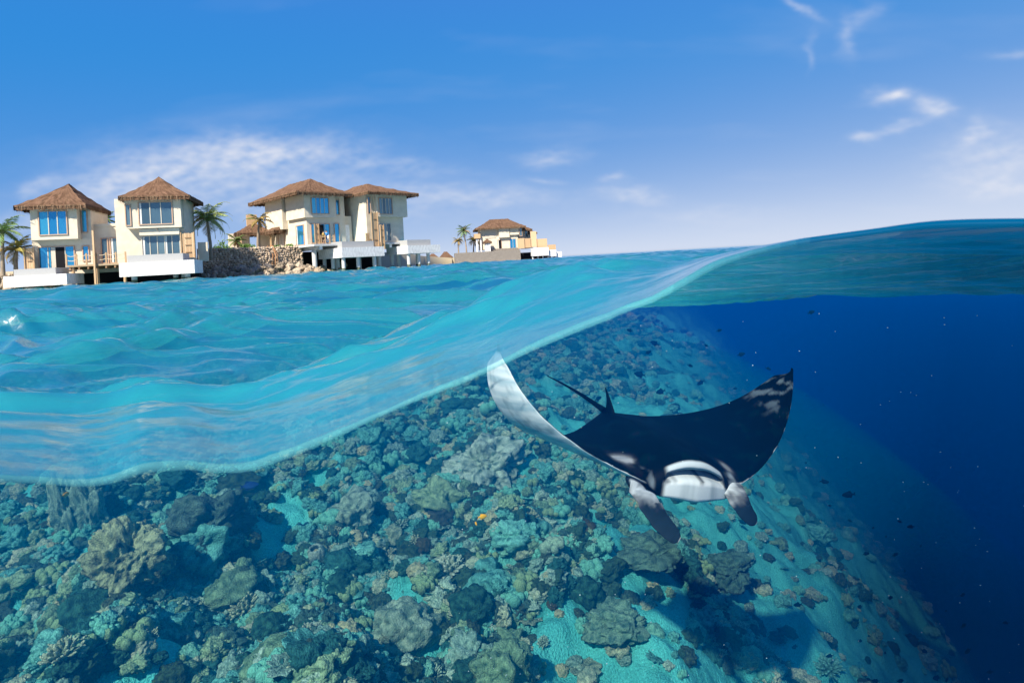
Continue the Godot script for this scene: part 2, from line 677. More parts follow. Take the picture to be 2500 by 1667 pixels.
# an opening with frame, upright bars and panes, standing proud of the wall plane z; side = 1 turns it to a wall that runs along z at x
func window(parent: Node3D, called: String, a0: float, a1: float, y0: float, y1: float, at: float, bars: int, glass := "glass", frame := "frame", side := 0) -> MeshInstance3D:
	var f := 0.09
	var list := [[a0 - f, a1 + f, y0 - f, y0, at, at + 0.10], [a0 - f, a1 + f, y1, y1 + f, at, at + 0.10], [a0 - f, a0, y0, y1, at, at + 0.098], [a1, a1 + f, y0, y1, at, at + 0.098]]
	var o := put(called, boxes(turned(list, side)), mats[frame], parent)
	var w := (a1 - a0) / (bars + 1)
	for k in bars + 1:
		var tone := glass
		if glass == "glass" or glass == "dark_glass": tone = glass + ["", "_b", "_c", ""][(k * 7 + int(absf(a0) * 10.0)) % 4]
		put("pane", boxes(turned([[a0 + w * k, a0 + w * (k + 1), y0, y1, at - 0.04, at + 0.025]], side)), mats[tone], o)
		if w > 0.6 and k != 1 and (k + int(a0)) % 3 == 0: put("curtain", boxes(turned([[a0 + w * k + 0.04, a0 + w * k + 0.2, y0 + 0.02, y1 - 0.02, at + 0.0255, at + 0.03]], side)), mats["curtain"], o)
	for k in bars:
		put("mullion", boxes(turned([[a0 + w * (k + 1) - 0.035, a0 + w * (k + 1) + 0.035, y0, y1, at + 0.025, at + 0.075]], side)), mats["mullion"], o)
	return o

func turned(list: Array, side: int) -> Array:
	if side == 0: return list
	var out := []
	# along x becomes along z, outwards z becomes outwards -x
	for b in list: out.append([-b[4], -b[5], b[2], b[3], b[0], b[1]])
	return out

# a hipped thatch roof over x0..x1, z0..z1 with a ridge, shaggy at the eaves
func thatch(parent: Node3D, x0: float, x1: float, z0: float, z1: float, y: float, top: float, ra: Vector2, rb: Vector2, seed_: int, called := "roof") -> MeshInstance3D:
	var sh := Shape.new()
	var n := FastNoiseLite.new()
	n.seed = seed_
	n.frequency = 2.2
	n.fractal_octaves = 4
	var r := RandomNumberGenerator.new()
	r.seed = seed_
	var e := [Vector3(x0, y, z1), Vector3(x1, y, z1), Vector3(x1, y, z0), Vector3(x0, y, z0)]
	var a := Vector3(ra.x, top, ra.y)
	var b := Vector3(rb.x, top, rb.y)
	var tops := [[a, b], [b, b], [b, a], [a, a]]
	if absf(ra.y - rb.y) > absf(ra.x - rb.x):
		# the ridge runs front to back, a in front
		tops = [[a, a], [a, b], [b, b], [b, a]]
	for side in 4:
		var p: Vector3 = e[side]
		var q: Vector3 = e[(side + 1) % 4]
		var cols := int(p.distance_to(q) / 0.16) + 2
		var rows := 12
		var out := (q - p).cross(Vector3.UP).normalized() * -1.0
		var first := sh.v.size()
		for j in rows + 2:
			var t := maxf((j - 1.0) / rows, 0.0)
			for i in cols + 1:
				var u := i / float(cols)
				var at: Vector3 = p.lerp(q, u).lerp((tops[side][0] as Vector3).lerp(tops[side][1], u), t)
				at.y -= 0.22 * sin(t * PI) * (top - y) * 0.25
				var w := n.get_noise_3dv(at * 1.3)
				at += Vector3.UP * (w * 0.10 + (0.05 if (j % 3) == 1 else 0.0))
				if j == 0:
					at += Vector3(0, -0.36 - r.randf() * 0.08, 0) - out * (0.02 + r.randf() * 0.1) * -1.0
				elif j == 1:
					at += out * (r.randf() * 0.08)
				sh.v.append(at)
				var k := 0.75 + w * 0.5 + r.randf_range(-0.22, 0.22)
				sh.c.append(Color(0.225, 0.135, 0.088) * clampf(k, 0.4, 1.25))
		for j in rows + 1:
			for i in cols:
				var m := first + j * (cols + 1) + i
				sh.tri(m, m + cols + 1, m + 1)
				sh.tri(m + 1, m + cols + 1, m + cols + 2)
		# loose straws hang from the eave
		for k in int(p.distance_to(q) * 16.0):
			var at := p.lerp(q, r.randf()) + out * r.randf_range(-0.05, 0.08)
			var drop := Vector3(r.randf_range(-0.08, 0.08), -r.randf_range(0.35, 0.75), 0) + out * r.randf_range(-0.1, 0.12)
			var wide := (q - p).normalized() * 0.03
			var f := sh.v.size()
			sh.v.append_array([at - wide, at + wide, at + drop])
			var c := Color(0.30, 0.20, 0.13) * r.randf_range(0.5, 1.2)
			sh.c.append_array([c, c, c])
			sh.tri(f, f + 1, f + 2)
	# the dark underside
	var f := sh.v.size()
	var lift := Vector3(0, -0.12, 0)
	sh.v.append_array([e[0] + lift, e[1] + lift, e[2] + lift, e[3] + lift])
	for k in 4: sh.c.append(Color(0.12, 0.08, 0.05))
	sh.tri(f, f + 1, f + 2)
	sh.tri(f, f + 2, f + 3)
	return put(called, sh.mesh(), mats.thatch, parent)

# a screen of upright planks with ladder-like battens
func plank_screen(parent: Node3D, x0: float, x1: float, y0: float, y1: float, z: float, seed_: int, along_z := false) -> void:
	var r := RandomNumberGenerator.new()
	r.seed = seed_
	var planks := []
	var x := minf(x0, x1)
	var far := maxf(x0, x1)
	while x < far - 0.05:
		var w := minf(0.17, far - x)
		var b := [x + 0.006, x + w - 0.006, y0, y1 + r.randf_range(-0.05, 0.08), z, z + r.randf_range(0.03, 0.05)]
		planks.append(b)
		x += w
	for k in planks.size():
		var b: Array = planks[k]
		put("plank", boxes([b if not along_z else [-b[4], -b[5], b[2], b[3], b[0], b[1]]]), mats["wood%d" % (r.randi() % 3)], parent)
	var posts := maxi(1, roundi(absf(x1 - x0) / 1.3))
	for k in posts + 1:
		var px := lerpf(minf(x0, x1) + 0.05, far - 0.05, k / float(posts))
		var b := [px - 0.05, px + 0.05, y0 - 0.05, y1 + 0.12, z + 0.052, z + 0.13]
		put("post", boxes([b if not along_z else [-b[4], -b[5], b[2], b[3], b[0], b[1]]]), mats.wood1, parent)
	for k in posts:
		var a := lerpf(minf(x0, x1), far, (k + 0.32) / posts)
		for h in 3:
			var y := lerpf(y0, y1, 0.2 + 0.3 * h)
			var b := [a, a + absf(x1 - x0) / posts * 0.42, y, y + 0.09, z + 0.055, z + 0.1]
			put("batten", boxes([b if not along_z else [-b[4], -b[5], b[2], b[3], b[0], b[1]]]), mats.batten, parent)

# a rope rail on posts
func rope_rail(parent: Node3D, x0: float, x1: float, y: float, z: float, posts: int, high := 1.0) -> void:
	for k in posts + 1:
		var x := lerpf(x0, x1, k / float(posts))
		block("post", "wood1", parent, x - 0.06, x + 0.06, y, y + high + 0.12, z - 0.06, z + 0.06)
	for k in posts:
		for h in [high * 0.55, high]:
			var path := []
			var rad := []
			var dye := []
			for i in 7:
				var t := i / 6.0
				path.append(Vector3(lerpf(x0, x1, (k + t) / posts), y + h - 0.14 * (1.0 - pow(2.0 * t - 1.0, 2.0)), z))
				rad.append(0.03)
				dye.append(Color(0.5, 0.42, 0.3))
			var sh := Shape.new()
			sh.stem(path, rad, 5, dye)
			put("rope", sh.mesh(), mats.rope, parent)

func villa_materials() -> void:
	var stucco := material(Color(0.64, 0.56, 0.44), 0.9, 0.3)
	stucco.uv1_triplanar = true
	stucco.uv1_world_triplanar = true
	stucco.uv1_scale = Vector3(0.22, 0.22, 0.22)
	stucco.albedo_texture = noise_texture(51, 0.01, 5, 512, FastNoiseLite.TYPE_SIMPLEX_SMOOTH, 0.90, 1.0)
	mats.stucco = stucco
	var wr := material(Color(0.76, 0.75, 0.73), 0.8, 0.3)
	wr.uv1_triplanar = true
	wr.uv1_world_triplanar = true
	wr.uv1_scale = Vector3(0.5, 0.12, 0.5)
	wr.albedo_texture = noise_texture(55, 0.02, 5, 512, FastNoiseLite.TYPE_SIMPLEX_SMOOTH, 0.78, 1.06)
	mats.white_render = wr
	var terrazzo := material(Color(0.44, 0.45, 0.45), 0.5, 0.4)
	terrazzo.uv1_triplanar = true
	terrazzo.uv1_world_triplanar = true
	terrazzo.uv1_scale = Vector3(0.8, 0.8, 0.8)
	terrazzo.albedo_texture = noise_texture(52, 0.06, 4, 512, FastNoiseLite.TYPE_SIMPLEX_SMOOTH, 0.75, 1.0)
	mats.terrazzo = terrazzo
	var th := StandardMaterial3D.new()
	th.vertex_color_use_as_albedo = true
	th.roughness = 1.0
	th.metallic_specular = 0.1
	th.cull_mode = BaseMaterial3D.CULL_DISABLED
	th.uv1_triplanar = true
	th.uv1_scale = Vector3(0.8, 0.35, 0.8)
	th.albedo_texture = noise_texture(53, 0.05, 5, 512, FastNoiseLite.TYPE_SIMPLEX_SMOOTH, 0.6, 1.1)
	mats.thatch = th
	mats.glass = material(Color(0.05, 0.36, 0.62), 0.06, 0.6, 0.75)
	mats.dark_glass = material(Color(0.10, 0.18, 0.23), 0.06, 0.6, 0.55)
	mats.glass_b = material(Color(0.03, 0.29, 0.55), 0.1, 0.6, 0.7)
	mats.glass_c = material(Color(0.06, 0.40, 0.60), 0.05, 0.6, 0.65)
	mats.dark_glass_b = material(Color(0.07, 0.13, 0.17), 0.08, 0.6, 0.5)
	mats.dark_glass_c = material(Color(0.14, 0.23, 0.27), 0.05, 0.6, 0.5)
	mats.tide = material(Color(0.10, 0.12, 0.08), 0.8, 0.3)
	mats.void_dark = material(Color(0.012, 0.012, 0.014), 0.9, 0.2)  # near black, painted for unlit depth in openings and under decks
	mats.frame = material(Color(0.42, 0.27, 0.18), 0.6)
	mats.mullion = material(Color(0.50, 0.46, 0.38), 0.6)
	for k in 3:
		var w := material([Color(0.46, 0.31, 0.18), Color(0.40, 0.265, 0.15), Color(0.52, 0.36, 0.215)][k], 0.8, 0.3)
		mats["wood%d" % k] = w
	mats.batten = material(Color(0.24, 0.15, 0.085), 0.85, 0.3)
	mats.deck = material(Color(0.33, 0.25, 0.16), 0.8, 0.3)
	mats.rope = material(Color(0.55, 0.46, 0.32), 0.9, 0.2)
	mats.concrete = material(Color(0.48, 0.48, 0.47), 0.85, 0.3)
	mats.stone = stone_material()
	mats.shutter = material(Color(0.50, 0.44, 0.36), 0.8, 0.3)
	mats.curtain = material(Color(0.62, 0.62, 0.58), 0.9, 0.2)

# a plunge pool tank: white outer wall, grey inner wall with water, on round piles
func pool(label: String, parent_at: Vector3, turn: float, x0: float, x1: float, y0: float, y1: float, grey: float, z0: float, z1: float, piles: Array, group := "white plunge pools on piles over the sea") -> Node3D:
	var o := thing("plunge_pool", label, "pool", parent_at, turn, group)
	block("tank", "white_render", o, x0, x1, y0, y1, z0, z1)
	put("inner_wall", boxes([[x0 + 0.5, x1 - 1.1, y1, grey, z1 - 0.95, z1 - 0.75], [x0 + 0.5, x0 + 0.7, y1, grey - 0.003, z0 + 0.4, z1 - 0.95], [x1 - 1.3, x1 - 1.1, y1, grey - 0.003, z0 + 0.4, z1 - 0.95], [x0 + 0.7, x1 - 1.3, y1, grey - 0.006, z0 + 0.4, z0 + 0.6]]), mats.terrazzo, o)
	block("pool_water", "glass", o, x0 + 0.7, x1 - 1.3, y1 + 0.01, grey - 0.12, z0 + 0.6, z1 - 0.95)
	for p in piles: 
		cylinder("pile", "concrete", o, p[0], p[1], -2.0 - parent_at.y, y0, 0.24)
		cylinder("tide_mark", "tide", o, p[0], p[1], -0.5, 0.42, 0.246)
	return o

func stone_material() -> StandardMaterial3D:
	var m := material(Color(0.36, 0.32, 0.28), 0.95, 0.2)
	m.uv1_triplanar = true
	m.uv1_world_triplanar = true
	m.uv1_scale = Vector3(0.35, 0.35, 0.35)
	m.albedo_texture = noise_texture(54, 0.035, 3, 512, FastNoiseLite.TYPE_CELLULAR, 0.45, 1.1)
	return m

func make_villas() -> void:
	villa_materials()
	villa_left()
	villa_middle()
	villa_far()

# the wide villa at the left: two towers joined by a low wing
func villa_left() -> void:
	var turn := 0.30
	var at := Vector3(-41.0, 0.0, -60.0)
	var pl := Plan.new(at.x, -at.z, turn)
	var v := thing("villa", "cream two towered villa with thatched roofs, leftmost on the shore", "villa", at, turn)
	var F := 1.75   # ground floor of the left tower
	# left tower
	var x0: float = pl.along(33.5)
	var x1: float = pl.along(93.5)
	var bx0: float = pl.along(37.5)
	var bx1: float = pl.along(83.5)
	block("wall", "stucco", v, x0, x1, F - 0.4, 7.95, -5.0, 0.0)
	block("bay", "stucco", v, bx0, bx1, 4.75, 7.9, 0.0, 0.9)
	window(v, "window", pl.along(46.5), pl.along(73), 5.25, 7.45, 0.9, 2)
	window(v, "window", pl.along(85), pl.along(89.5), 5.45, 7.6, 0.0, 0)
	window(v, "window", pl.along(35.2), pl.along(36.7), 5.0, 7.0, 0.0, 0, "dark_glass")
	window(v, "window", pl.along(84.5), pl.along(89.5), 2.6, 4.0, 0.0, 0)
	var d := window(v, "sliding_door", pl.along(40.5), pl.along(75), F + 0.05, 4.05, 0.0, 3)
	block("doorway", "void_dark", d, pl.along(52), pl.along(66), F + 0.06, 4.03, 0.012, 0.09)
	block("curtain", "shutter", d, pl.along(52.5), pl.along(57), F + 0.06, 4.02, 0.09, 0.12)
	thatch(v, x0 - 0.7, x1 + 0.15, -5.6, 1.6, 8.0, 10.5, Vector2((x0 + x1) / 2 + 0.1, -1.9), Vector2((x0 + x1) / 2 + 0.1, -2.6), 3)
	# low wing
	var r0: float = pl.along(118)
	var r1: float = pl.along(187)
	block("wall", "stucco", v, x1, r0 + 3.5, F - 0.4, 6.0, -4.4, -0.8)
	block("parapet", "stucco", v, x1, r0 + 3.5, 6.0, 6.25, -1.1, -0.7)
	for q in [[100.5, 106.0], [109.5, 118.5], [123.5, 130]]:
		var w := window(v, "door", pl.along(q[0]), pl.along(q[1]), 2.3, 4.75, -0.8, 0, "dark_glass")
	# right tower
	block("wall", "stucco", v, r0, r1, 2.0, 8.65, -5.0, 0.0)
	var b0: float = pl.along(131)
	var b1: float = pl.along(186)
	block("bay", "stucco", v, b0, b1, 5.55, 8.6, 0.0, 0.9)
	block("ledge", "stucco", v, pl.along(143), pl.along(182.5), 4.85, 5.5, 0.0, 0.6)
	window(v, "window", pl.along(132), pl.along(136), 5.9, 7.9, 0.9, 0, "dark_glass")
	window(v, "window", pl.along(145), pl.along(177), 5.95, 8.1, 0.9, 2, "dark_glass")
	block("vent_spout", "frame", v, pl.along(161), pl.along(162), 5.3, 5.5, 0.6, 0.75)
	window(v, "glass_door", pl.along(144), pl.along(181), 2.5, 4.75, 0.0, 4, "dark_glass", "mullion")
	thatch(v, pl.along(127), r1 + 0.9, -5.6, 1.6, 8.7, 11.1, Vector2((b0 + b1) / 2, -1.9), Vector2((b0 + b1) / 2, -2.6), 4)
	# decks and pools stand on their own
	var deck := thing("timber_deck", "raised timber deck with a rope rail between the left villa's two towers", "deck", at, turn)
	put("deck_floor", boxes([[pl.along(80), pl.along(136), 1.95, 2.12, -0.7, 3.2]]), mats.deck, deck)
	for k in 7:
		var q := lerpf(pl.along(83), pl.along(134), k / 6.0)
		block("joist", "batten", deck, q - 0.07, q + 0.07, 1.7, 1.95, -0.6, 3.15)
	for q in [85.0, 108.0, 134.0]:
		cylinder("post", "wood1", deck, pl.along(q), 2.9, -2.0, 1.95, 0.14)
	rope_rail(deck, pl.along(80), pl.along(136), 2.12, 3.1, 6, 0.95)
	block("mast", "wood2", deck, pl.along(106.4), pl.along(108), -2.0, 5.3, 3.2, 3.42)
	var under := thing("undercroft_shade", "dark panel painted as the shade below the left villa's deck", "wall", at, turn)
	block("wall", "void_dark", under, pl.along(70), pl.along(196), -2.0, 1.7, -2.6, -1.6)  # near-black panel stands in for the shade under the deck
	var p0: float = pl.along(23)
	var p1: float = pl.along(88)
	pool("white plunge pool on piles before the left villa's left tower", at, turn, p0 + 0.6, p1, 0.35, 1.35, 1.95, 1.1, 5.2, [[p0 + 1.6, 4.4], [p0 + 2.2, 2.2], [p1 - 1.0, 4.4], [p0 + 3.6, 1.8]])
	var q0: float = pl.along(136)
	var q1: float = pl.along(205)
	pool("white plunge pool on piles before the left villa's right tower", at, turn, q0, q1, 0.75, 2.05, 2.75, 1.1, 5.2, [[q0 + 1.0, 4.4], [q1 - 0.8, 4.4], [q1 - 1.6, 2.0], [q0 + 4.0, 2.0]])
	var s := thing("screen_fence", "timber plank screen at the left end of the left villa's terrace", "fence", at, turn, "timber privacy screens of the villas")
	plank_screen(s, pl.along(28), pl.along(38.5), F - 0.3, 4.0, 0.6, 21)
	s = thing("screen_fence", "timber plank screen beside the glass doors of the left villa's right tower", "fence", at, turn, "timber privacy screens of the villas")
	plank_screen(s, pl.along(183), pl.along(197), 2.4, 4.9, 0.4, 22)
	s = thing("garden_wall", "low cream wall behind the plank screen, left of the tall palm", "wall", at, turn)
	block("wall", "stucco", s, pl.along(197), pl.along(207), 2.0, 4.0, -1.4, -1.0)

# the villa in the middle, seen over its corner
func villa_middle() -> void:
	var turn := 0.80
	var dist := 77.0
	var at := Vector3((307.4 - 512.0) / FOCAL * dist, 0.0, -dist)
	var front := Plan.new(at.x, dist, turn)
	# the side wall runs back from the corner: along() of its plan gives metres behind the front
	var side := Plan.new(at.x, dist, turn + PI / 2)
	var v := thing("villa", "cream villa with two thatched blocks seen over its corner, in the middle of the shore", "villa", at, turn)
	var F := 3.9
	var w1: float = front.along(343)
	var back := 12.5
	block("wall", "stucco", v, 0.4, w1 + 0.9, F - 0.3, 10.35, -back, -0.4)
	block("bay", "stucco", v, 0.0, front.along(339), 7.2, 10.3, -5.2, 0.0)
	block("wall", "stucco", v, -0.35, 0.4, F + 2.2, 10.3, -10.6, -5.6)
	window(v, "window", front.along(315), front.along(331.5), 7.75, 9.75, 0.0, 3)
	window(v, "window", front.along(340.6), front.along(343.5), 7.7, 9.6, -0.4, 0)
	window(v, "window", -5.75, -5.25, 7.5, 9.7, -0.33, 0, "dark_glass", "frame", 1)
	put("shutter", boxes([[0.3, 0.42, F + 2.5, 9.3, -11.9, -10.7]]), mats.shutter, v)
	# lower front wall and its openings
	var w2: float = front.along(357)
	block("wall", "stucco", v, w1 + 0.9, w2, F - 0.3, 7.5, -6.5, -0.8)
	var d := window(v, "sliding_door", 1.0, front.along(332.5), F + 0.05, 6.35, -0.38, 3)
	block("doorway", "void_dark", d, front.along(321.5), front.along(327), F + 0.06, 6.3, -0.345, -0.29)
	window(v, "window", front.along(338), front.along(342), F + 0.1, 6.4, -0.38, 0)
	block("door", "white_render", v, front.along(349), front.along(354), F, 6.3, -0.8, -0.72)
	window(v, "glass_door", -3.2, -1.2, F - 0.1, 6.3, -0.39, 0, "glass", "frame", 1)
	# entrance with a small thatched hood on the side
	window(v, "door", -8.6, -6.9, F - 0.2, 5.8, -0.39, 1, "shutter", "frame", 1)
	thatch(v, -1.3, 0.35, -9.3, -6.2, 6.0, 6.9, Vector2(0.2, -6.9), Vector2(0.2, -8.7), 8, "hood")
	thatch(v, -1.6, front.along(345.5) + 0.9, -back - 1.0, 1.3, 10.35, 12.6, Vector2(2.4, -2.4), Vector2(2.4, -9.0), 5)
	# second block further along
	var g0: float = front.along(358.5)
	var g1: float = front.along(390)
	block("wall", "stucco", v, g0, g1 + 0.8, F - 0.3, 10.3, -10.0, 2.6)
	block("bay", "stucco", v, g0 + 1.2, front.along(396) , 7.1, 10.2, -4.0, 3.4)
	var fr := 2.6
	window(v, "window", front.along(363) - 0.9, front.along(366.5) - 1.1, 7.5, 9.7, 3.4, 0, "dark_glass")
	window(v, "window", front.along(377) - 1.4, front.along(391) - 1.7, 7.5, 9.6, 3.4, 3, "dark_glass")
	window(v, "glass_door", front.along(375) - 1.2, front.along(391) - 1.6, F, 6.2, fr, 3, "dark_glass", "mullion")
	thatch(v, g0 - 0.9, front.along(396) + 1.2, -10.8, 4.7, 10.3, 12.2, Vector2((g0 + g1) / 2 + 0.6, -1.4), Vector2((g0 + g1) / 2 + 0.6, -5.4), 6)
	# terraces
	var t := thing("terrace_slab", "concrete terrace slab with beams under the middle villa", "terrace", at, turn)
	block("slab", "concrete", t, -0.6, front.along(392), F - 0.55, F - 0.3, -10.0, 3.2)
	for k in 6: block("beam", "white_render", t, 0.2 + k * 2.6, 0.6 + k * 2.6, F - 1.0, F - 0.55, -4.0, 3.0)
	for k in 5: cylinder("pile", "concrete", t, 0.4 + k * 3.2, 1.2, -2.0, F - 1.0, 0.3)
	block("back_shade", "void_dark", t, 0.3, front.along(396), -2.0, F - 1.0, -4.4, -3.9)  # shade beneath the terrace, painted as a near-black panel
	var ax: float = front.out(5.0).along(342.5)
	var bx: float = front.out(5.0).along(385)
	var deep := Plan.new(front.out(5.0).x + ax * front.ex, front.out(5.0).d + ax * front.ed, turn + PI / 2).along(319)
	pool("white cornered plunge pool on piles before the middle villa's left block", at, turn, ax, bx, 1.75, 3.0, 3.8, 5.0 - deep, 5.0, [[ax + 0.5, 4.4], [ax + 0.5, 1.8], [ax + 0.5, 5.6 - deep], [ax + 2.6, 4.4], [bx - 1.2, 4.4], [bx - 0.5, 3.2]])
	var cx: float = front.out(5.6).along(408.5)
	var dx: float = front.out(5.6).along(441)
	deep = Plan.new(front.out(5.6).x + cx * front.ex, front.out(5.6).d + cx * front.ed, turn + PI / 2).along(387)
	pool("white plunge pool on piles at the right end of the middle villa", at, turn, cx, dx, 1.9, 3.0, 3.8, 5.6 - deep, 5.6, [[cx + 0.5, 5.0], [cx + 0.5, 6.2 - deep], [cx + 2.2, 5.0], [dx - 1.8, 5.0], [dx - 1.8, 2.5]])
	var s := thing("screen_fence", "timber plank screen along the middle villa's balcony beside the couple", "fence", at, turn, "timber privacy screens of the villas")
	plank_screen(s, 0.5, front.out(1.3).along(320.8), F - 0.2, 6.2, 1.3, 31)
	s = thing("balcony_rail", "rope rail before the couple on the middle villa's balcony", "railing", at, turn)
	rope_rail(s, front.out(1.4).along(322.5), front.out(1.4).along(335), F - 0.2, 1.4, 3, 1.0)
	s = thing("screen_fence", "tall timber plank screen between the middle villa's two blocks", "fence", at, turn, "timber privacy screens of the villas")
	plank_screen(s, front.along(365) - 1.0, front.along(373) - 1.2, F - 0.9, 7.6, 3.6, 32)
	plank_screen(s, front.along(374) - 1.2, front.along(378.5) - 1.3, F - 1.2, 5.9, 3.7, 34)
	s = thing("balcony_rail", "rope rail left of the tall plank screen on the middle villa", "railing", at, turn)
	rope_rail(s, front.along(356), front.along(365) - 1.0, F - 0.2, 2.9, 2, 1.1)
	s = thing("screen_fence", "timber plank screen at the right end of the middle villa's terrace", "fence", at, turn, "timber privacy screens of the villas")
	plank_screen(s, front.along(396) - 1.2, front.along(420) - 3.6, F - 0.2, 6.0, 0.6, 33)
	# two people at the rail
	person("person in a yellow top standing at the middle villa's balcony rail", at, turn, Vector3(front.out(0.75).along(325.0), F - 0.2, 0.75), 0.5, Color(0.62, 0.42, 0.12), Color(0.12, 0.07, 0.05), 0.96)
	person("person in a blue top holding a white towel at the middle villa's balcony rail", at, turn, Vector3(front.out(0.8).along(328.2), F - 0.2, 0.8), -0.4, Color(0.06, 0.26, 0.55), Color(0.10, 0.16, 0.36), 1.0, true)

# the small villa far off
func villa_far() -> void:
	var turn := 0.12
	var dist := 160.0
	var at := Vector3((500.0 - 512.0) / FOCAL * dist, 1.0, -dist)
	var p := Plan.new(at.x, dist, turn)
	var v := thing("villa", "small distant cream villa with a long thatched roof on a stone base", "villa", at, turn)
	var F := 2.2
	block("wall", "stucco", v, p.along(481.5), p.along(519), F, 8.0, -9.0, 0.0)
	block("bay", "stucco", v, p.along(500), p.along(510.5), F + 3.0, 7.95, 0.0, 0.8)
	block("bay", "stucco", v, p.along(511), p.along(520), F + 3.6, 7.95, 0.0, 0.6)
	put("shutter", boxes([[p.along(486), p.along(497), 5.2, 7.6, 0.0, 0.1]]), mats.shutter, v)
	window(v, "door", p.along(498.8), p.along(502.2), F, F + 2.4, 0.0, 0, "void_dark")
	window(v, "glass_door", p.along(511), p.along(516.5), F + 0.1, F + 2.5, 0.0, 1)
	window(v, "window", p.along(520.8), p.along(523), 5.4, 7.7, 0.65, 0, "dark_glass")
	block("wall", "stucco", v, p.along(519), p.along(531), F, 7.6, -14.0, -3.0)
	window(v, "window", p.along(528), p.along(530.5), 5.2, 7.2, -3.0, 0, "dark_glass")
	block("wall", "stucco", v, p.along(531), p.along(538.5), F, 6.6, -20.0, -8.0)
	thatch(v, p.along(476.5), p.along(527), -10.0, 1.6, 7.9, 10.4, Vector2(p.along(493), -4.0), Vector2(p.along(512), -4.0), 11)
	thatch(v, p.along(517), p.along(535), -15.0, -1.8, 7.2, 9.3, Vector2(p.along(522), -6.0), Vector2(p.along(524), -11.0), 12)
	thatch(v, p.along(529), p.along(543), -21.0, -7.0, 6.4, 7.8, Vector2(p.along(535), -11.0), Vector2(p.along(535), -16.0), 13)
	block("balcony", "wood0", v, p.along(475.5), p.along(481.5), 5.3, 6.5, -3.0, 1.0)
	for q in [477.0, 481.0]: block("column", "white_render", v, p.along(q), p.along(q) + 0.35, F - 0.5, 5.3, 0.2, 0.6)
	var s := thing("stone_base", "grey stone sea wall under the small distant villa", "wall", at, turn)
	put("wall", boxes([[p.along(455), p.along(519.5), -3.0, 1.7, -6.0, 2.6]]), mats.stone, s)
	put("wall", boxes([[p.along(490), p.along(519.4), 1.7, F + 0.1, -6.0, 1.0]]), mats.stone, s)
	s = thing("parasol_shelter", "small cream pavilion with a peaked canopy before the distant villa", "pavilion", at, turn)
	block("body", "white_render", s, p.along(485), p.along(490.5), 1.6, F + 2.0, 1.3, 2.2)
	thatch(s, p.along(483.2), p.along(492), 0.9, 2.6, F + 2.0, F + 2.8, Vector2(p.along(487.4), 1.7), Vector2(p.along(487.8), 1.7), 14, "canopy")
	s = thing("screen_fence", "stepped timber plank screens running down the distant villa's terrace", "fence", at, turn, "timber privacy screens of the villas")
	var k := 0
	for q in [[517.5, 524.5, 4.7, 2.0], [524.5, 530.8, 4.6, 2.1], [531, 537, 6.4, 2.2], [537, 547.5, 4.3, 1.6], [548, 556, 2.6, 0.8]]:
		put("plank_panel", boxes([[p.along(q[0]), p.along(q[1]) - 0.05, q[3], q[2], 1.8 - 0.3 * k, 1.95 - 0.3 * k]]), mats["wood%d" % (k % 3)], s)
		k += 1
	s = thing("plunge_pool", "row of white pool walls stepping down at the right of the distant villa", "pool", at, turn, "white plunge pools on piles over the sea")
	put("tank", boxes([[p.along(530), p.along(545), -0.2, 1.9, 2.0, 6.0], [p.along(545), p.along(553), -0.5, 1.2, 1.0, 5.0], [p.along(553), p.along(559), -0.8, 0.6, 0.0, 4.0]]), mats.white_render, s)
	for q in [531.0, 536.0, 541.0, 546.0, 551.0, 556.0]: cylinder("pile", "concrete", s, p.along(q), 3.5, -3.0, -0.2, 0.22)
	block("undercroft_shade", "void_dark", s, p.along(520), p.along(552), -3.0, 0.9, -2.0, -1.0)  # black panel added for the shade behind the piles

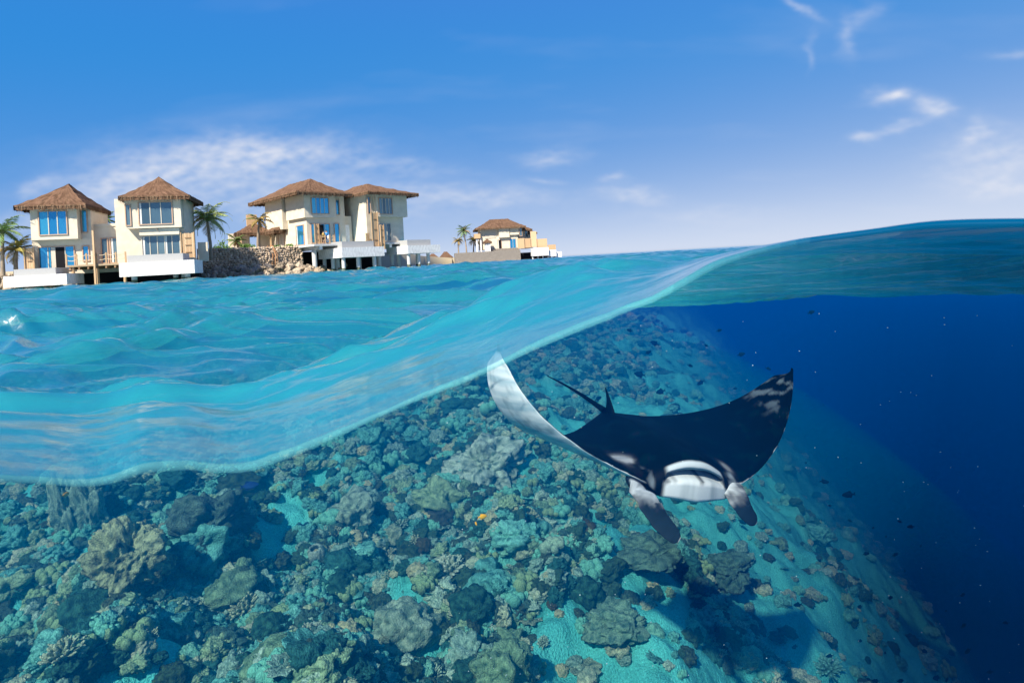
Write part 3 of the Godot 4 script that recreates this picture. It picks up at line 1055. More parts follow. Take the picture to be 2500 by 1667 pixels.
# a small figure as one smooth surface: bones as tapered capsules joined softly, meshed by surface nets
func person(label: String, base: Vector3, turn: float, at: Vector3, face: float, top: Color, low: Color, tall: float, towel := false) -> void:
	var root := thing("person", label, "person", base + Basis(Vector3.UP, turn) * at, turn + face)
	var J := [
		[Vector3(-0.09, 0.92, 0), 0.10, Vector3(-0.10, 0.50, 0.02), 0.062], [Vector3(-0.10, 0.50, 0.02), 0.06, Vector3(-0.11, 0.08, -0.02), 0.042], [Vector3(-0.11, 0.05, -0.02), 0.042, Vector3(-0.12, 0.04, 0.13), 0.035],
		[Vector3(0.09, 0.92, 0), 0.10, Vector3(0.11, 0.50, 0.03), 0.062], [Vector3(0.11, 0.50, 0.03), 0.06, Vector3(0.12, 0.08, -0.01), 0.042], [Vector3(0.12, 0.05, -0.01), 0.042, Vector3(0.14, 0.04, 0.14), 0.035],
		[Vector3(0, 0.96, 0), 0.145, Vector3(0, 1.15, 0), 0.125], [Vector3(0, 1.15, 0), 0.13, Vector3(0, 1.36, 0), 0.15], [Vector3(-0.16, 1.40, 0), 0.07, Vector3(0.16, 1.40, 0), 0.07], [Vector3(0, 1.42, 0), 0.06, Vector3(0, 1.52, 0.01), 0.055],
		[Vector3(0, 1.60, 0.015), 0.09, Vector3(0, 1.66, 0), 0.10], [Vector3(0, 1.58, 0.10), 0.02, Vector3(0, 1.61, 0.09), 0.015],
		[Vector3(-0.19, 1.39, 0), 0.055, Vector3(-0.25, 1.12, 0.02), 0.042], [Vector3(-0.25, 1.12, 0.02), 0.04, Vector3(-0.14, 1.02, 0.24), 0.03], [Vector3(-0.14, 1.02, 0.24), 0.032, Vector3(-0.10, 1.02, 0.32), 0.026],
		[Vector3(0.19, 1.39, 0), 0.055, Vector3(0.25, 1.12, 0.03), 0.042], [Vector3(0.25, 1.12, 0.03), 0.04, Vector3(0.16, 1.04, 0.25), 0.03], [Vector3(0.16, 1.04, 0.25), 0.032, Vector3(0.12, 1.04, 0.33), 0.026]]
	var cell := 0.035
	var lo := Vector3(-0.36, -0.03, -0.20)
	var nx := 21
	var ny := 52
	var nz := 17
	var field := PackedFloat32Array()
	field.resize(nx * ny * nz)
	for j in ny:
		for k in nz:
			for i in nx:
				var p := lo + Vector3(i, j, k) * cell
				var acc := 0.0
				for b in J:
					var e: Vector3 = b[2] - b[0]
					var t := clampf((p - b[0]).dot(e) / e.length_squared(), 0.0, 1.0)
					var dd := p.distance_to(b[0] + e * t) - lerpf(b[1], b[3], t)
					acc += exp(-dd * 55.0)
				field[(j * nz + k) * nx + i] = -log(acc + 1e-30) / 55.0
	var sh := Shape.new()
	var cells := {}
	for j in ny - 1:
		for k in nz - 1:
			for i in nx - 1:
				var sum := Vector3.ZERO
				var n := 0
				for e in [[0, 0, 0, 1, 0, 0], [0, 1, 0, 1, 1, 0], [0, 0, 1, 1, 0, 1], [0, 1, 1, 1, 1, 1], [0, 0, 0, 0, 1, 0], [1, 0, 0, 1, 1, 0], [0, 0, 1, 0, 1, 1], [1, 0, 1, 1, 1, 1], [0, 0, 0, 0, 0, 1], [1, 0, 0, 1, 0, 1], [0, 1, 0, 0, 1, 1], [1, 1, 0, 1, 1, 1]]:
					var f0 := field[((j + e[1]) * nz + k + e[2]) * nx + i + e[0]]
					var f1 := field[((j + e[4]) * nz + k + e[5]) * nx + i + e[3]]
					if (f0 < 0.0) != (f1 < 0.0):
						var t := f0 / (f0 - f1)
						sum += Vector3(e[0], e[1], e[2]).lerp(Vector3(e[3], e[4], e[5]), t)
						n += 1
				if n == 0: continue
				cells[Vector3i(i, j, k)] = sh.v.size()
				var p := lo + (Vector3(i, j, k) + sum / n) * cell
				sh.v.append(p * tall)
				var c := Color(0.42, 0.27, 0.19)
				if p.y > 0.98 and p.y < 1.47 and absf(p.x) < 0.27 and p.z < 0.16: c = top
				elif p.y < 0.98 and p.y > 0.45: c = low
				elif p.y > 1.63 or p.y > 1.53 and p.z < -0.02: c = Color(0.03, 0.02, 0.015)
				sh.c.append(c)
	for key in cells:
		var q: Vector3i = key
		for ax in 3:
			var step: Vector3i = [Vector3i(1, 0, 0), Vector3i(0, 1, 0), Vector3i(0, 0, 1)][ax]
			var u: Vector3i = [Vector3i(0, 1, 0), Vector3i(0, 0, 1), Vector3i(1, 0, 0)][ax]
			var w: Vector3i = [Vector3i(0, 0, 1), Vector3i(1, 0, 0), Vector3i(0, 1, 0)][ax]
			if not (cells.has(q - u) and cells.has(q - w) and cells.has(q - u - w)): continue
			var r := q + step
			var f0 := field[(q.y * nz + q.z) * nx + q.x]
			var f1 := field[(r.y * nz + r.z) * nx + r.x]
			if (f0 < 0.0) == (f1 < 0.0): continue
			var a: int = cells[q]
			var b: int = cells[q - u]
			var c: int = cells[q - u - w]
			var d: int = cells[q - w]
			if f0 < 0.0:
				sh.tri(a, c, b)
				sh.tri(a, d, c)
			else:
				sh.tri(a, b, c)
				sh.tri(a, c, d)
	var m := material(Color.WHITE, 0.8, 0.3)
	m.vertex_color_use_as_albedo = true
	put("body", sh.mesh(), m, root)
	if towel:
		var cloth := Shape.new()
		for j in 9:
			for i in 7:
				var u := i / 6.0 - 0.5
				var t := j / 8.0
				cloth.v.append(Vector3(0.13 + u * 0.16, 1.07 - t * 0.46, 0.31 + 0.05 * sin(u * 14.0) * t + 0.05 * sin(t * 3.0)))
				cloth.c.append(Color(0.8, 0.8, 0.78))
		for j in 8:
			for i in 6:
				var a := j * 7 + i
				cloth.tri(a, a + 1, a + 7)
				cloth.tri(a + 1, a + 8, a + 7)
		var c2: StandardMaterial3D = m.duplicate()
		c2.cull_mode = BaseMaterial3D.CULL_DISABLED
		var o := put("towel", cloth.mesh(), c2)
		o.transform = root.transform
		tag(o, "white towel held by the person in blue", "towel")

# a palm: ringed trunk and feather leaves
func palm(label: String, at: Vector3, high: float, lean: Vector3, fronds: int, span: float, seed_: int, green: Color, dry: float) -> void:
	var r := RandomNumberGenerator.new()
	r.seed = seed_
	var root := thing("palm_tree", label, "palm tree", at, 0.0, "coconut palms by the villas")
	var sh := Shape.new()
	var path := []
	var rad := []
	var dye := []
	for k in 13:
		var t := k / 12.0
		path.append(Vector3(lean.x * t * t, high * t, lean.z * t * t))
		rad.append(lerpf(0.2, 0.11, t) * (1.0 + 0.06 * (k % 2)))
		dye.append(Color(0.28, 0.22, 0.16) * r.randf_range(0.8, 1.1))
	sh.stem(path, rad, 9, dye)
	var m := material(Color.WHITE, 0.8, 0.25)
	m.vertex_color_use_as_albedo = true
	m.cull_mode = BaseMaterial3D.CULL_DISABLED
	put("trunk", sh.mesh(), m, root)
	var cr := Shape.new()
	var crown := Vector3(lean.x, high, lean.z)
	for k in fronds:
		var a := k * 2.39996 + r.randf_range(-0.3, 0.3)
		var rise := lerpf(1.25, -0.45, (k + 0.5) / fronds) + r.randf_range(-0.15, 0.15)
		var out := Vector3(cos(a), 0, sin(a))
		var len_ := span * r.randf_range(0.8, 1.1)
		var dead := r.randf() < dry
		var tone := (Color(0.30, 0.20, 0.07) if dead else green) * r.randf_range(0.7, 1.25)
		var spine := []
		var p := crown
		var ang := rise
		for j in 15:
			spine.append(p)
			p += (out * cos(ang) + Vector3.UP * sin(ang)) * len_ / 14.0
			ang -= (0.13 if not dead else 0.17) * (0.5 + j / 14.0)
		var rr := []
		var cc := []
		for j in 15:
			rr.append(lerpf(0.035, 0.008, j / 14.0))
			cc.append(Color(0.25, 0.24, 0.1))
		cr.stem(spine, rr, 4, cc)
		for j in range(1, 42):
			var t := j / 42.0 * 13.9
			var i := int(t)
			var q: Vector3 = (spine[i] as Vector3).lerp(spine[i + 1], t - i)
			var ahead: Vector3 = ((spine[i + 1] as Vector3) - (spine[i] as Vector3)).normalized()
			var wide := ahead.cross(Vector3.UP).normalized()
			var leaf := len_ * 0.26 * sin(minf(t / 14.0 * 1.15 + 0.12, 1.0) * PI) + 0.08
			for side in [-1.0, 1.0]:
				var dir: Vector3 = (wide * side + ahead * 0.65 + Vector3.DOWN * r.randf_range(0.25, 0.7)).normalized()
				var tip := q + dir * leaf
				var f := cr.v.size()
				cr.v.append_array([q - ahead * 0.03, q + ahead * 0.03, q + dir * leaf * 0.55 + ahead * 0.028, tip, q + dir * leaf * 0.55 - ahead * 0.028])
				var c := tone * r.randf_range(0.8, 1.2)
				for z in 5: cr.c.append(c)
				cr.tri(f, f + 1, f + 2)
				cr.tri(f, f + 2, f + 4)
				cr.tri(f + 4, f + 2, f + 3)
	var lm: StandardMaterial3D = m.duplicate()
	lm.backlight_enabled = true
	lm.backlight = Color(0.35, 0.4, 0.2)
	put("crown", cr.mesh(), lm, root)

# a low leafy bush
func bush(label: String, at: Vector3, size: Vector3, leaves: int, seed_: int, green: Color) -> void:
	var r := RandomNumberGenerator.new()
	r.seed = seed_
	var sh := Shape.new()
	for k in leaves:
		var q := Vector3(r.randfn(), r.randfn(), r.randfn()).normalized() * pow(r.randf(), 0.4)
		q.y = absf(q.y)
		var p := q * size * (0.75 + 0.25 * sin(q.x * 9.0 + seed_) * cos(q.z * 7.0))
		var dir := (q + Vector3(r.randf_range(-0.7, 0.7), 0.4, r.randf_range(-0.7, 0.7))).normalized() * 0.22
		var wide := dir.cross(Vector3(r.randf(), 1, r.randf())).normalized() * 0.06
		var f := sh.v.size()
		sh.v.append_array([p, p + dir * 0.5 + wide, p + dir, p + dir * 0.5 - wide])
		var c := green * r.randf_range(0.6, 1.4)
		for z in 4: sh.c.append(c)
		sh.tri(f, f + 1, f + 2)
		sh.tri(f, f + 2, f + 3)
	var m := material(Color.WHITE, 0.7, 0.3)
	m.vertex_color_use_as_albedo = true
	m.cull_mode = BaseMaterial3D.CULL_DISABLED
	var o := put("bush", sh.mesh(), m)
	o.position = at
	tag(o, label, "bush", "garden bushes on top of the sea wall")

func spot(px: float, dist: float, y: float) -> Vector3:
	return Vector3((px - 512.0) / FOCAL * dist, y, -dist)

# a wall of heaped stones between two places
func stone_wall(label: String, a: Vector3, b: Vector3, top: float, seed_: int) -> void:
	var o := thing("sea_wall", label, "wall", a)
	var e := Vector3(b.x - a.x, 0, b.z - a.z)
	var len_ := e.length()
	o.rotation.y = atan2(-e.z, e.x)
	block("core", "stone", o, 0.0, len_, -3.0, top - 0.15, -1.2, -0.18)
	var r := RandomNumberGenerator.new()
	r.seed = seed_
	var where: Array[Transform3D] = []
	var tint: Array[Color] = []
	var y := -0.6
	while y < top:
		var x := 0.0
		while x < len_:
			var w := r.randf_range(0.22, 0.42)
			where.append(Transform3D(Basis.from_euler(Vector3(r.randf() * 0.6, r.randf() * TAU, r.randf() * 0.6)).scaled_local(Vector3(w * 0.62, 0.17, w * 0.55)), Vector3(x, y + r.randf_range(-0.03, 0.03), -0.12 + r.randf_range(-0.05, 0.06))))
			tint.append(Color(0.46, 0.35, 0.25).lerp(Color(0.58, 0.47, 0.36), r.randf()) * r.randf_range(0.65, 1.15))
			x += w
		y += 0.27
	var mm := MultiMesh.new()
	mm.transform_format = MultiMesh.TRANSFORM_3D
	mm.use_colors = true
	mm.mesh = mats.rock_shape[0]
	mm.instance_count = where.size()
	for k in where.size():
		mm.set_instance_transform(k, where[k])
		mm.set_instance_color(k, tint[k])
	var st := MultiMeshInstance3D.new()
	st.name = "stones"
	st.multimesh = mm
	st.material_override = mats.pebble
	o.add_child(st)
	st.set_meta("kind", "stuff")

func make_shore() -> void:
	mats.pebble = material(Color.WHITE, 0.95, 0.2)
	mats.pebble.vertex_color_use_as_albedo = true
	mats.rock_shape = [reef_rock(201, 5, Color(1, 1, 1), Color(0.7, 0.7, 0.7), 0.9), reef_rock(202, 6, Color(1, 1, 1), Color(0.6, 0.6, 0.6), 0.8), reef_rock(203, 6, Color(1, 1, 1), Color(0.6, 0.6, 0.6), 0.8)]
	# land behind the wall
	var land := SurfaceTool.new()
	land.begin(Mesh.PRIMITIVE_TRIANGLES)
	var edge := [Vector3(-200, 2.0, -58), spot(0, 62, 2.0), spot(205, 72, 2.4), spot(300, 82, 2.6), spot(400, 100, 2.6), spot(424, 140, 2.2), spot(452, 168, 1.6), spot(518, 172, 1.6), spot(530, 230, 1.2), spot(470, 330, 0.8), spot(380, 400, 0.8)]
	for k in edge.size() - 1:
		var p: Vector3 = edge[k]
		var q: Vector3 = edge[k + 1]
		var c := Vector3(-150, 2.2, -260)
		for u in [p, c, q]: land.add_vertex(u)
		for u in [p, q, q - Vector3(0, 6, 0), p, q - Vector3(0, 6, 0), p - Vector3(0, 6, 0)]: land.add_vertex(u)
	land.generate_normals()
	var ground := material(Color(0.36, 0.31, 0.22), 0.95, 0.2)
	ground.cull_mode = BaseMaterial3D.CULL_DISABLED
	tag(put("land", land.commit(), ground), "sandy land behind the sea wall", "", "", "structure")
	stone_wall("brown stone sea wall topped with plants between the left and middle villas", spot(200, 70, 0), spot(303, 77.5, 0), 3.5, 61)
	stone_wall("grey stone sea wall at the left edge beside the left plunge pool", spot(-60, 58, 0), spot(30, 61, 0), 1.7, 62)
	# rocks at the foot of the walls
	var r := RandomNumberGenerator.new()
	r.seed = 64
	var n := 0
	for run in [[203.0, 318.0, 66.5, 74.0, 74, "the middle villa's pile", 0.44], [-10.0, 62.0, 55.5, 58.0, 46, "the left pool's pile", 0.45], [318.0, 345.0, 77.0, 78.5, 10, "the few rocks under the middle balcony", 0.45]]:
		for k in run[4]:
			var t := r.randf()
			var back := r.randf()
			var p := spot(lerpf(run[0], run[1], t), lerpf(run[2], run[3], t) + back * 2.6, -0.1 + back * 1.15)
			var size: float = run[6] * r.randf_range(0.7, 1.25)
			var o := put("boulder", mats.rock_shape[1 + k % 2], mats["boulder%d" % (k % 3)] if mats.has("boulder0") else boulder_stone(k % 3))
			o.transform = Transform3D(Basis.from_euler(Vector3(r.randf() * TAU, r.randf() * TAU, r.randf() * TAU)).scaled_local(Vector3(size, size * 0.8, size * 0.9)), p)
			var words: String = ["tan", "brown", "pale"][k % 3] + (" large" if size > run[6] * 1.08 else " small" if size < run[6] * 0.86 else "") + " boulder " + ("at the waterline" if back < 0.3 else "high up" if back > 0.7 else "halfway up") + (", left end" if t < 0.25 else ", right end" if t > 0.75 else ", left middle" if t < 0.5 else ", right middle") + " of " + run[5]
			tag(o, words, "boulder", "boulders piled along the shore")
			n += 1
	# palms and bushes
	palm("tall green palm with spreading leaves between the left and middle villas", spot(212, 68, 2.3), 4.6, Vector3(-0.3, 0, 0), 22, 3.6, 71, Color(0.24, 0.29, 0.08), 0.15)
	palm("dark narrow palm cut by the left edge of the picture", spot(3, 57, 1.5), 4.2, Vector3(0.2, 0, 0), 12, 2.8, 72, Color(0.15, 0.23, 0.07), 0.0)
	palm("short yellowing palm beside the left villa's plank screen", spot(16, 58, 1.6), 2.4, Vector3(0.2, 0, 0), 14, 2.7, 73, Color(0.30, 0.25, 0.07), 0.5)
	palm("palm crown showing over the left villa's low wing", spot(106.5, 76, 2.2), 6.0, Vector3(0, 0, 0), 16, 2.0, 74, Color(0.09, 0.17, 0.04), 0.1)
	palm("slim young palm before the middle villa's side wall", spot(259, 76, 3.2), 3.9, Vector3(0.4, 0, 0), 10, 2.4, 75, Color(0.20, 0.22, 0.08), 0.4)
	palm("low drooping palm at the left of the thatched garden hut", spot(240, 79, 2.8), 2.0, Vector3(-0.3, 0, 0), 11, 2.0, 76, Color(0.12, 0.18, 0.06), 0.15)
	palm("orange fan of palm leaves at the left of the distant villa", spot(459, 160, 2.4), 3.6, Vector3(0, 0, 0), 14, 2.3, 77, Color(0.26, 0.19, 0.05), 0.7)
	palm("tall palm by the balcony column of the distant villa", spot(467, 159, 2.4), 6.2, Vector3(-0.5, 0, 0), 16, 3.4, 78, Color(0.10, 0.16, 0.05), 0.2)
	palm("bushy yellow green palm behind the distant villa's columns", spot(474, 163, 2.4), 3.6, Vector3(0.3, 0, 0), 18, 3.2, 79, Color(0.24, 0.24, 0.05), 0.4)
	for k in 7:
		var px: float = [218.0, 223.0, 228.0, 246.0, 252.0, 278.0, 290.0][k]
		var where: String = ["left of the thatched hut beside the tall palm", "right of the tall palm, the taller one", "near the left end of the wall's green top", "in front of the thatched hut's left post", "in front of the thatched hut's right post", "by the arched entrance of the middle villa", "by the middle villa at the wall's end"][k]
		bush("small green bush on the sea wall " + where, spot(px, 72.5 + (px - 205) * 0.06, 3.3), Vector3(0.8, [0.8, 1.5, 0.6, 0.9, 0.9, 0.6, 0.7][k], 0.6), 260, 80 + k, Color(0.10, 0.19, 0.035))
	# fallen dry leaf stalks on the wall
	var sh := Shape.new()
	for k in 9:
		var a := r.randf_range(-0.9, 0.9)
		var p := Vector3(0, 0, 0)
		sh.stem([p, p + Vector3(sin(a) * 0.5, 0.25 - absf(a) * 0.2, 0.3), p + Vector3(sin(a) * 1.0 + 0.2, -1.0, 0.5), p + Vector3(sin(a) * 1.2, -2.4 - r.randf(), 0.6)], [0.05, 0.05, 0.04, 0.02], 5, [Color(0.42, 0.22, 0.11), Color(0.42, 0.22, 0.11), Color(0.36, 0.2, 0.11), Color(0.3, 0.18, 0.1)])
	var o := put("dry_palm_leaf", sh.mesh(), mats.pebble)
	o.position = spot(272, 75.6, 3.6)
	tag(o, "dry brown palm leaf hanging over the stone sea wall", "palm leaf")
	# thatched hut
	var hut := thing("garden_hut", "small thatched hut with cream walls left of the middle villa", "hut", spot(254, 84, 3.0), 0.5)
	block("wall", "stucco", hut, -3.0, -0.4, 0.0, 3.0, -1.5, 0.5)
	block("wall", "stucco", hut, 1.0, 2.6, 0.0, 2.8, -1.2, 0.4)
	for x in [-1.6, 2.2]: block("post", "wood0", hut, x - 0.1, x + 0.1, 0.0, 3.0, 1.3, 1.5)
	thatch(hut, -2.4, 2.9, -1.8, 1.8, 3.0, 4.3, Vector2(-0.2, 0.0), Vector2(0.6, 0.0), 16)
	block("chimney", "wood1", hut, -0.6, 0.7, 4.0, 5.6, -0.9, 0.1)
	# low buildings far along the shore
	for q in [[412.0, 330.0, 9.0, "far low house roof nearest to the middle villa's right pool"], [433.0, 340.0, 8.0, "far low house with a reddish roof between the middle and distant villas"], [446.0, 300.0, 6.5, "far low house with a reddish roof just left of the distant villa's palms"]]:
		var h := thing("far_house", q[3], "house", spot(q[0], q[1], 0.6), 0.2, "low houses far along the shore")
		block("wall", "stucco", h, -q[2] / 2 + 0.6, q[2] / 2 - 0.6, 0.0, 2.4, -4.0, 4.0)
		thatch(h, -q[2] / 2, q[2] / 2, -5.0, 5.0, 2.3, 5.2, Vector2(-0.8, 0.0), Vector2(0.8, 0.0), 17)

func boulder_stone(k: int) -> StandardMaterial3D:
	for i in 3:
		var m := material([Color(0.34, 0.27, 0.19), Color(0.26, 0.21, 0.155), Color(0.43, 0.35, 0.26)][i], 0.95, 0.2)
		m.vertex_color_use_as_albedo = true
		mats["boulder%d" % i] = m
	return mats["boulder%d" % k]

# ------------------------------------------------------------------ corals
class Shape:
	var v := PackedVector3Array()
	var c := PackedColorArray()
	var t := PackedInt32Array()

	# a closed round body: reach(direction) gives its radius
	func mesh() -> ArrayMesh:
		var n := PackedVector3Array()
		n.resize(v.size())
		for k in range(0, t.size(), 3):
			var a := t[k]
			var b := t[k + 1]
			var d := t[k + 2]
			var f := (v[d] - v[a]).cross(v[b] - v[a])
			n[a] += f
			n[b] += f
			n[d] += f
		for k in n.size(): n[k] = n[k].normalized() if n[k].length_squared() > 0.0 else Vector3.UP
		var arr := []
		arr.resize(Mesh.ARRAY_MAX)
		arr[Mesh.ARRAY_VERTEX] = v
		arr[Mesh.ARRAY_NORMAL] = n
		if c.size() == v.size(): arr[Mesh.ARRAY_COLOR] = c
		arr[Mesh.ARRAY_INDEX] = t
		var m := ArrayMesh.new()
		m.add_surface_from_arrays(Mesh.PRIMITIVE_TRIANGLES, arr)
		return m

	func tri(a: int, b: int, d: int) -> void:
		t.append(a)
		t.append(b)
		t.append(d)

	# a tapered stem through points with radii, closed at its end
	func stem(path: Array, radii: Array, sides: int, colors: Array) -> void:
		var first := v.size()
		for k in path.size():
			var ahead: Vector3 = (path[mini(k + 1, path.size() - 1)] - path[maxi(k - 1, 0)]).normalized()
			var e := ahead.cross(Vector3(0.31, 0.2, 0.93)).normalized()
			var g := ahead.cross(e)
			for i in sides:
				var a := TAU * i / sides
				v.append(path[k] + (e * cos(a) + g * sin(a)) * radii[k])
				c.append(colors[k])
		v.append(path[-1] + (path[-1] - path[-2]).normalized() * radii[-1] * 0.7)
		c.append(colors[-1])
		for k in path.size() - 1:
			for i in sides:
				var a := first + k * sides + i
				var b := first + k * sides + (i + 1) % sides
				tri(a, a + sides, b)
				tri(b, a + sides, b + sides)
		for i in sides:
			var a := first + (path.size() - 1) * sides
			tri(a + i, v.size() - 1, a + (i + 1) % sides)

func cube_dirs(n: int) -> Shape:
	var s := Shape.new()
	var at := {}
	for face in 6:
		var ax := [Vector3.RIGHT, Vector3.LEFT, Vector3.UP, Vector3.DOWN, Vector3.BACK, Vector3.FORWARD][face] as Vector3
		var e := Vector3(ax.y, ax.z, ax.x)
		var g := ax.cross(e)
		var ids := []
		for j in n + 1:
			for i in n + 1:
				var q := (ax + e * tan((i * 2.0 / n - 1.0) * PI / 4) + g * tan((j * 2.0 / n - 1.0) * PI / 4)).normalized()
				var key := Vector3i((q * 2000.0).round())
				if not at.has(key):
					at[key] = s.v.size()
					s.v.append(q)
				ids.append(at[key])
		for j in n:
			for i in n:
				var a: int = ids[j * (n + 1) + i]
				var b: int = ids[j * (n + 1) + i + 1]
				var c: int = ids[(j + 1) * (n + 1) + i]
				var d: int = ids[(j + 1) * (n + 1) + i + 1]
				s.tri(a, c, b)
				s.tri(b, c, d)
	return s

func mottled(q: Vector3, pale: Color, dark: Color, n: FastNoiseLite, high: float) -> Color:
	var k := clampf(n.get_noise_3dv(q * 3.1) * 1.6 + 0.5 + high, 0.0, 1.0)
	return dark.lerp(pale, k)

# rounded coral head built of swollen lobes
func boulder_coral(seed_: int, n: int, lobes: float, pale: Color, dark: Color) -> ArrayMesh:
	var s := cube_dirs(n)
	var cell := FastNoiseLite.new()
	cell.seed = seed_
	cell.noise_type = FastNoiseLite.TYPE_CELLULAR
	cell.cellular_return_type = FastNoiseLite.RETURN_DISTANCE
	cell.frequency = lobes
	var fine := FastNoiseLite.new()
	fine.seed = seed_ + 1
	fine.frequency = 1.0
	fine.fractal_octaves = 4
	for k in s.v.size():
		var q := s.v[k]
		var d := cell.get_noise_3dv(q) + 1.0
		var bump := 1.0 - 0.42 * d * d + fine.get_noise_3dv(q * 1.2) * 0.3 + fine.get_noise_3dv(q * 9.0) * 0.025
		var p := q * bump
		p.y *= 0.85
		s.v[k] = p
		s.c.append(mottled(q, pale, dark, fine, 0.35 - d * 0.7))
	return s.mesh()

# weathered reef rock, pitted and knobbly
func reef_rock(seed_: int, n: int, pale: Color, dark: Color, flat: float) -> ArrayMesh:
	var s := cube_dirs(n)
	var a := FastNoiseLite.new()
	a.seed = seed_
	a.frequency = 0.9
	a.fractal_octaves = 5
	var b := FastNoiseLite.new()
	b.seed = seed_ + 3
	b.noise_type = FastNoiseLite.TYPE_CELLULAR
	b.cellular_return_type = FastNoiseLite.RETURN_DISTANCE
	b.frequency = 4.5
	for k in s.v.size():
		var q := s.v[k]
		var hole := b.get_noise_3dv(q + Vector3.ONE * a.get_noise_3dv(q * 2.0) * 0.2) + 1.0
		var r := 1.0 + a.get_noise_3dv(q) * 0.75 + a.get_noise_3dv(q * 3.0 + Vector3.ONE * 7.0) * 0.24 - smoothstep(0.35, 0.0, hole) * 0.16 + a.get_noise_3dv(q * 9.0) * 0.08
		var p := q * r
		p.y *= flat
		s.v[k] = p
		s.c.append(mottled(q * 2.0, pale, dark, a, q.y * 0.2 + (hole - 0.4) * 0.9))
	return s.mesh()

# a hemisphere of short tapering branches
func branching_coral(seed_: int, count: int, pale: Color, dark: Color) -> ArrayMesh:
	var s := Shape.new()
	var r := RandomNumberGenerator.new()
	r.seed = seed_
	for k in count:
		var y := 1.0 - 0.95 * (k + 0.5) / count
		var a := k * 2.39996 + r.randf_range(-0.2, 0.2)
		var q := Vector3(cos(a) * sqrt(1.0 - y * y), y, sin(a) * sqrt(1.0 - y * y))
		var tip := q * r.randf_range(0.72, 0.92) + Vector3(r.randf_range(-0.1, 0.1), 0.06, r.randf_range(-0.1, 0.1))
		var mid := q * 0.55
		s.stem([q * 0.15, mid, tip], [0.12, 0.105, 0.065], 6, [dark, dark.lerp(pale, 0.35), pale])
		if r.randf() < 0.6:
			var off := Vector3(r.randf_range(-1, 1), r.randf_range(0, 0.6), r.randf_range(-1, 1)).normalized() * 0.24
			s.stem([mid, mid + off * 0.6 + q * 0.1, mid + off + q * 0.25], [0.06, 0.055, 0.04], 5, [dark, dark.lerp(pale, 0.4), pale])
	return s.mesh()

# a clump of upright rounded knobs
func knob_coral(seed_: int, count: int, pale: Color, dark: Color) -> ArrayMesh:
	var s := Shape.new()
	var r := RandomNumberGenerator.new()
	r.seed = seed_
	var base := cube_dirs(5)
	for k in count:
		var a := k * 2.39996
		var rad := 0.85 * sqrt((k + 0.3) / count)
		var size := r.randf_range(0.24, 0.42)
		var at := Vector3(cos(a) * rad, 0.35 * (1.0 - rad * rad) + r.randf_range(-0.1, 0.15), sin(a) * rad)
		var first := s.v.size()
		for q in base.v:
			s.v.append(at + q * size * Vector3(1, 1.35, 1) * (1.0 + 0.1 * sin(q.x * 7.0 + k) * sin(q.z * 6.0)))
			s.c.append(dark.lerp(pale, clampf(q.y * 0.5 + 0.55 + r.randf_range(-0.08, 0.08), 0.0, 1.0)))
		for q in base.t: s.t.append(first + q)
	return s.mesh()

# a wavy plate on a short stalk
func plate_coral(seed_: int, pale: Color, dark: Color) -> ArrayMesh:
	var s := Shape.new()
	var n := FastNoiseLite.new()
	n.seed = seed_
	n.frequency = 1.1
	n.fractal_octaves = 4
	var sides := 30
	var rings := [[0.25, -0.5], [0.2, -0.12], [0.6, 0.02], [1.0, 0.12], [1.03, 0.17], [0.98, 0.2], [0.6, 0.14], [0.3, 0.1], [0.02, 0.09]]
	for g in rings:
		for i in sides:
			var a := TAU * i / sides
			var w := 1.0 + n.get_noise_2d(cos(a) * 1.5, sin(a) * 1.5) * 0.6
			var x: float = cos(a) * g[0] * w
			var z: float = sin(a) * g[0] * w
			s.v.append(Vector3(x, g[1] + n.get_noise_2d(x * 2.0, z * 2.0) * 0.14 + n.get_noise_2d(x * 9.0, z * 9.0) * 0.04, z))
			s.c.append(mottled(Vector3(x, 0, z), pale, dark, n, 0.25 if g[0] > 0.9 else -0.1))
	for j in rings.size() - 1:
		for i in sides:
			var a := j * sides + i
			var b := j * sides + (i + 1) % sides
			s.tri(a, a + sides, b)
			s.tri(b, a + sides, b + sides)
	return s.mesh()

# a squat barrel sponge with a dark mouth
func barrel_sponge(seed_: int, pale: Color, dark: Color) -> ArrayMesh:
	var s := Shape.new()
	var n := FastNoiseLite.new()
	n.seed = seed_
	n.frequency = 1.6
	n.fractal_octaves = 3
	var sides := 26
	var rings := [[0.55, -0.5], [0.75, 0.0], [0.82, 0.45], [0.72, 0.85], [0.55, 1.08], [0.42, 1.12], [0.33, 1.0], [0.3, 0.6], [0.02, 0.5]]
	for j in rings.size():
		for i in sides:
			var a := TAU * i / sides
			var w := 1.0 + n.get_noise_3d(cos(a), rings[j][1], sin(a)) * 0.28 + 0.03 * sin(a * 13.0)
			s.v.append(Vector3(cos(a) * rings[j][0] * w, rings[j][1], sin(a) * rings[j][0] * w))
			s.c.append(mottled(Vector3(cos(a), rings[j][1], sin(a)), pale, dark, n, 0.2) if j < 6 else dark * 0.6)
	for j in rings.size() - 1:
		for i in sides:
			var a := j * sides + i
			var b := j * sides + (i + 1) % sides
			s.tri(a, a + sides, b)
			s.tri(b, a + sides, b + sides)
	return s.mesh()

# where the bed is met by the line of sight through a place of the photograph
func on_bed(px: float, py: float) -> Vector3:
	var u := (px - 512.0) / FOCAL
	var v := (HORIZON - py) / FOCAL
	var k := u * cos(ROLL) + v * sin(ROLL)
	var m := -u * sin(ROLL) + v * cos(ROLL)
	var d := 1.0
	while d < 80.0:
		if EYE.y + m * d < bed(k * d, d): break
		d *= 1.01
	return Vector3(k * d, bed(k * d, d), -d)

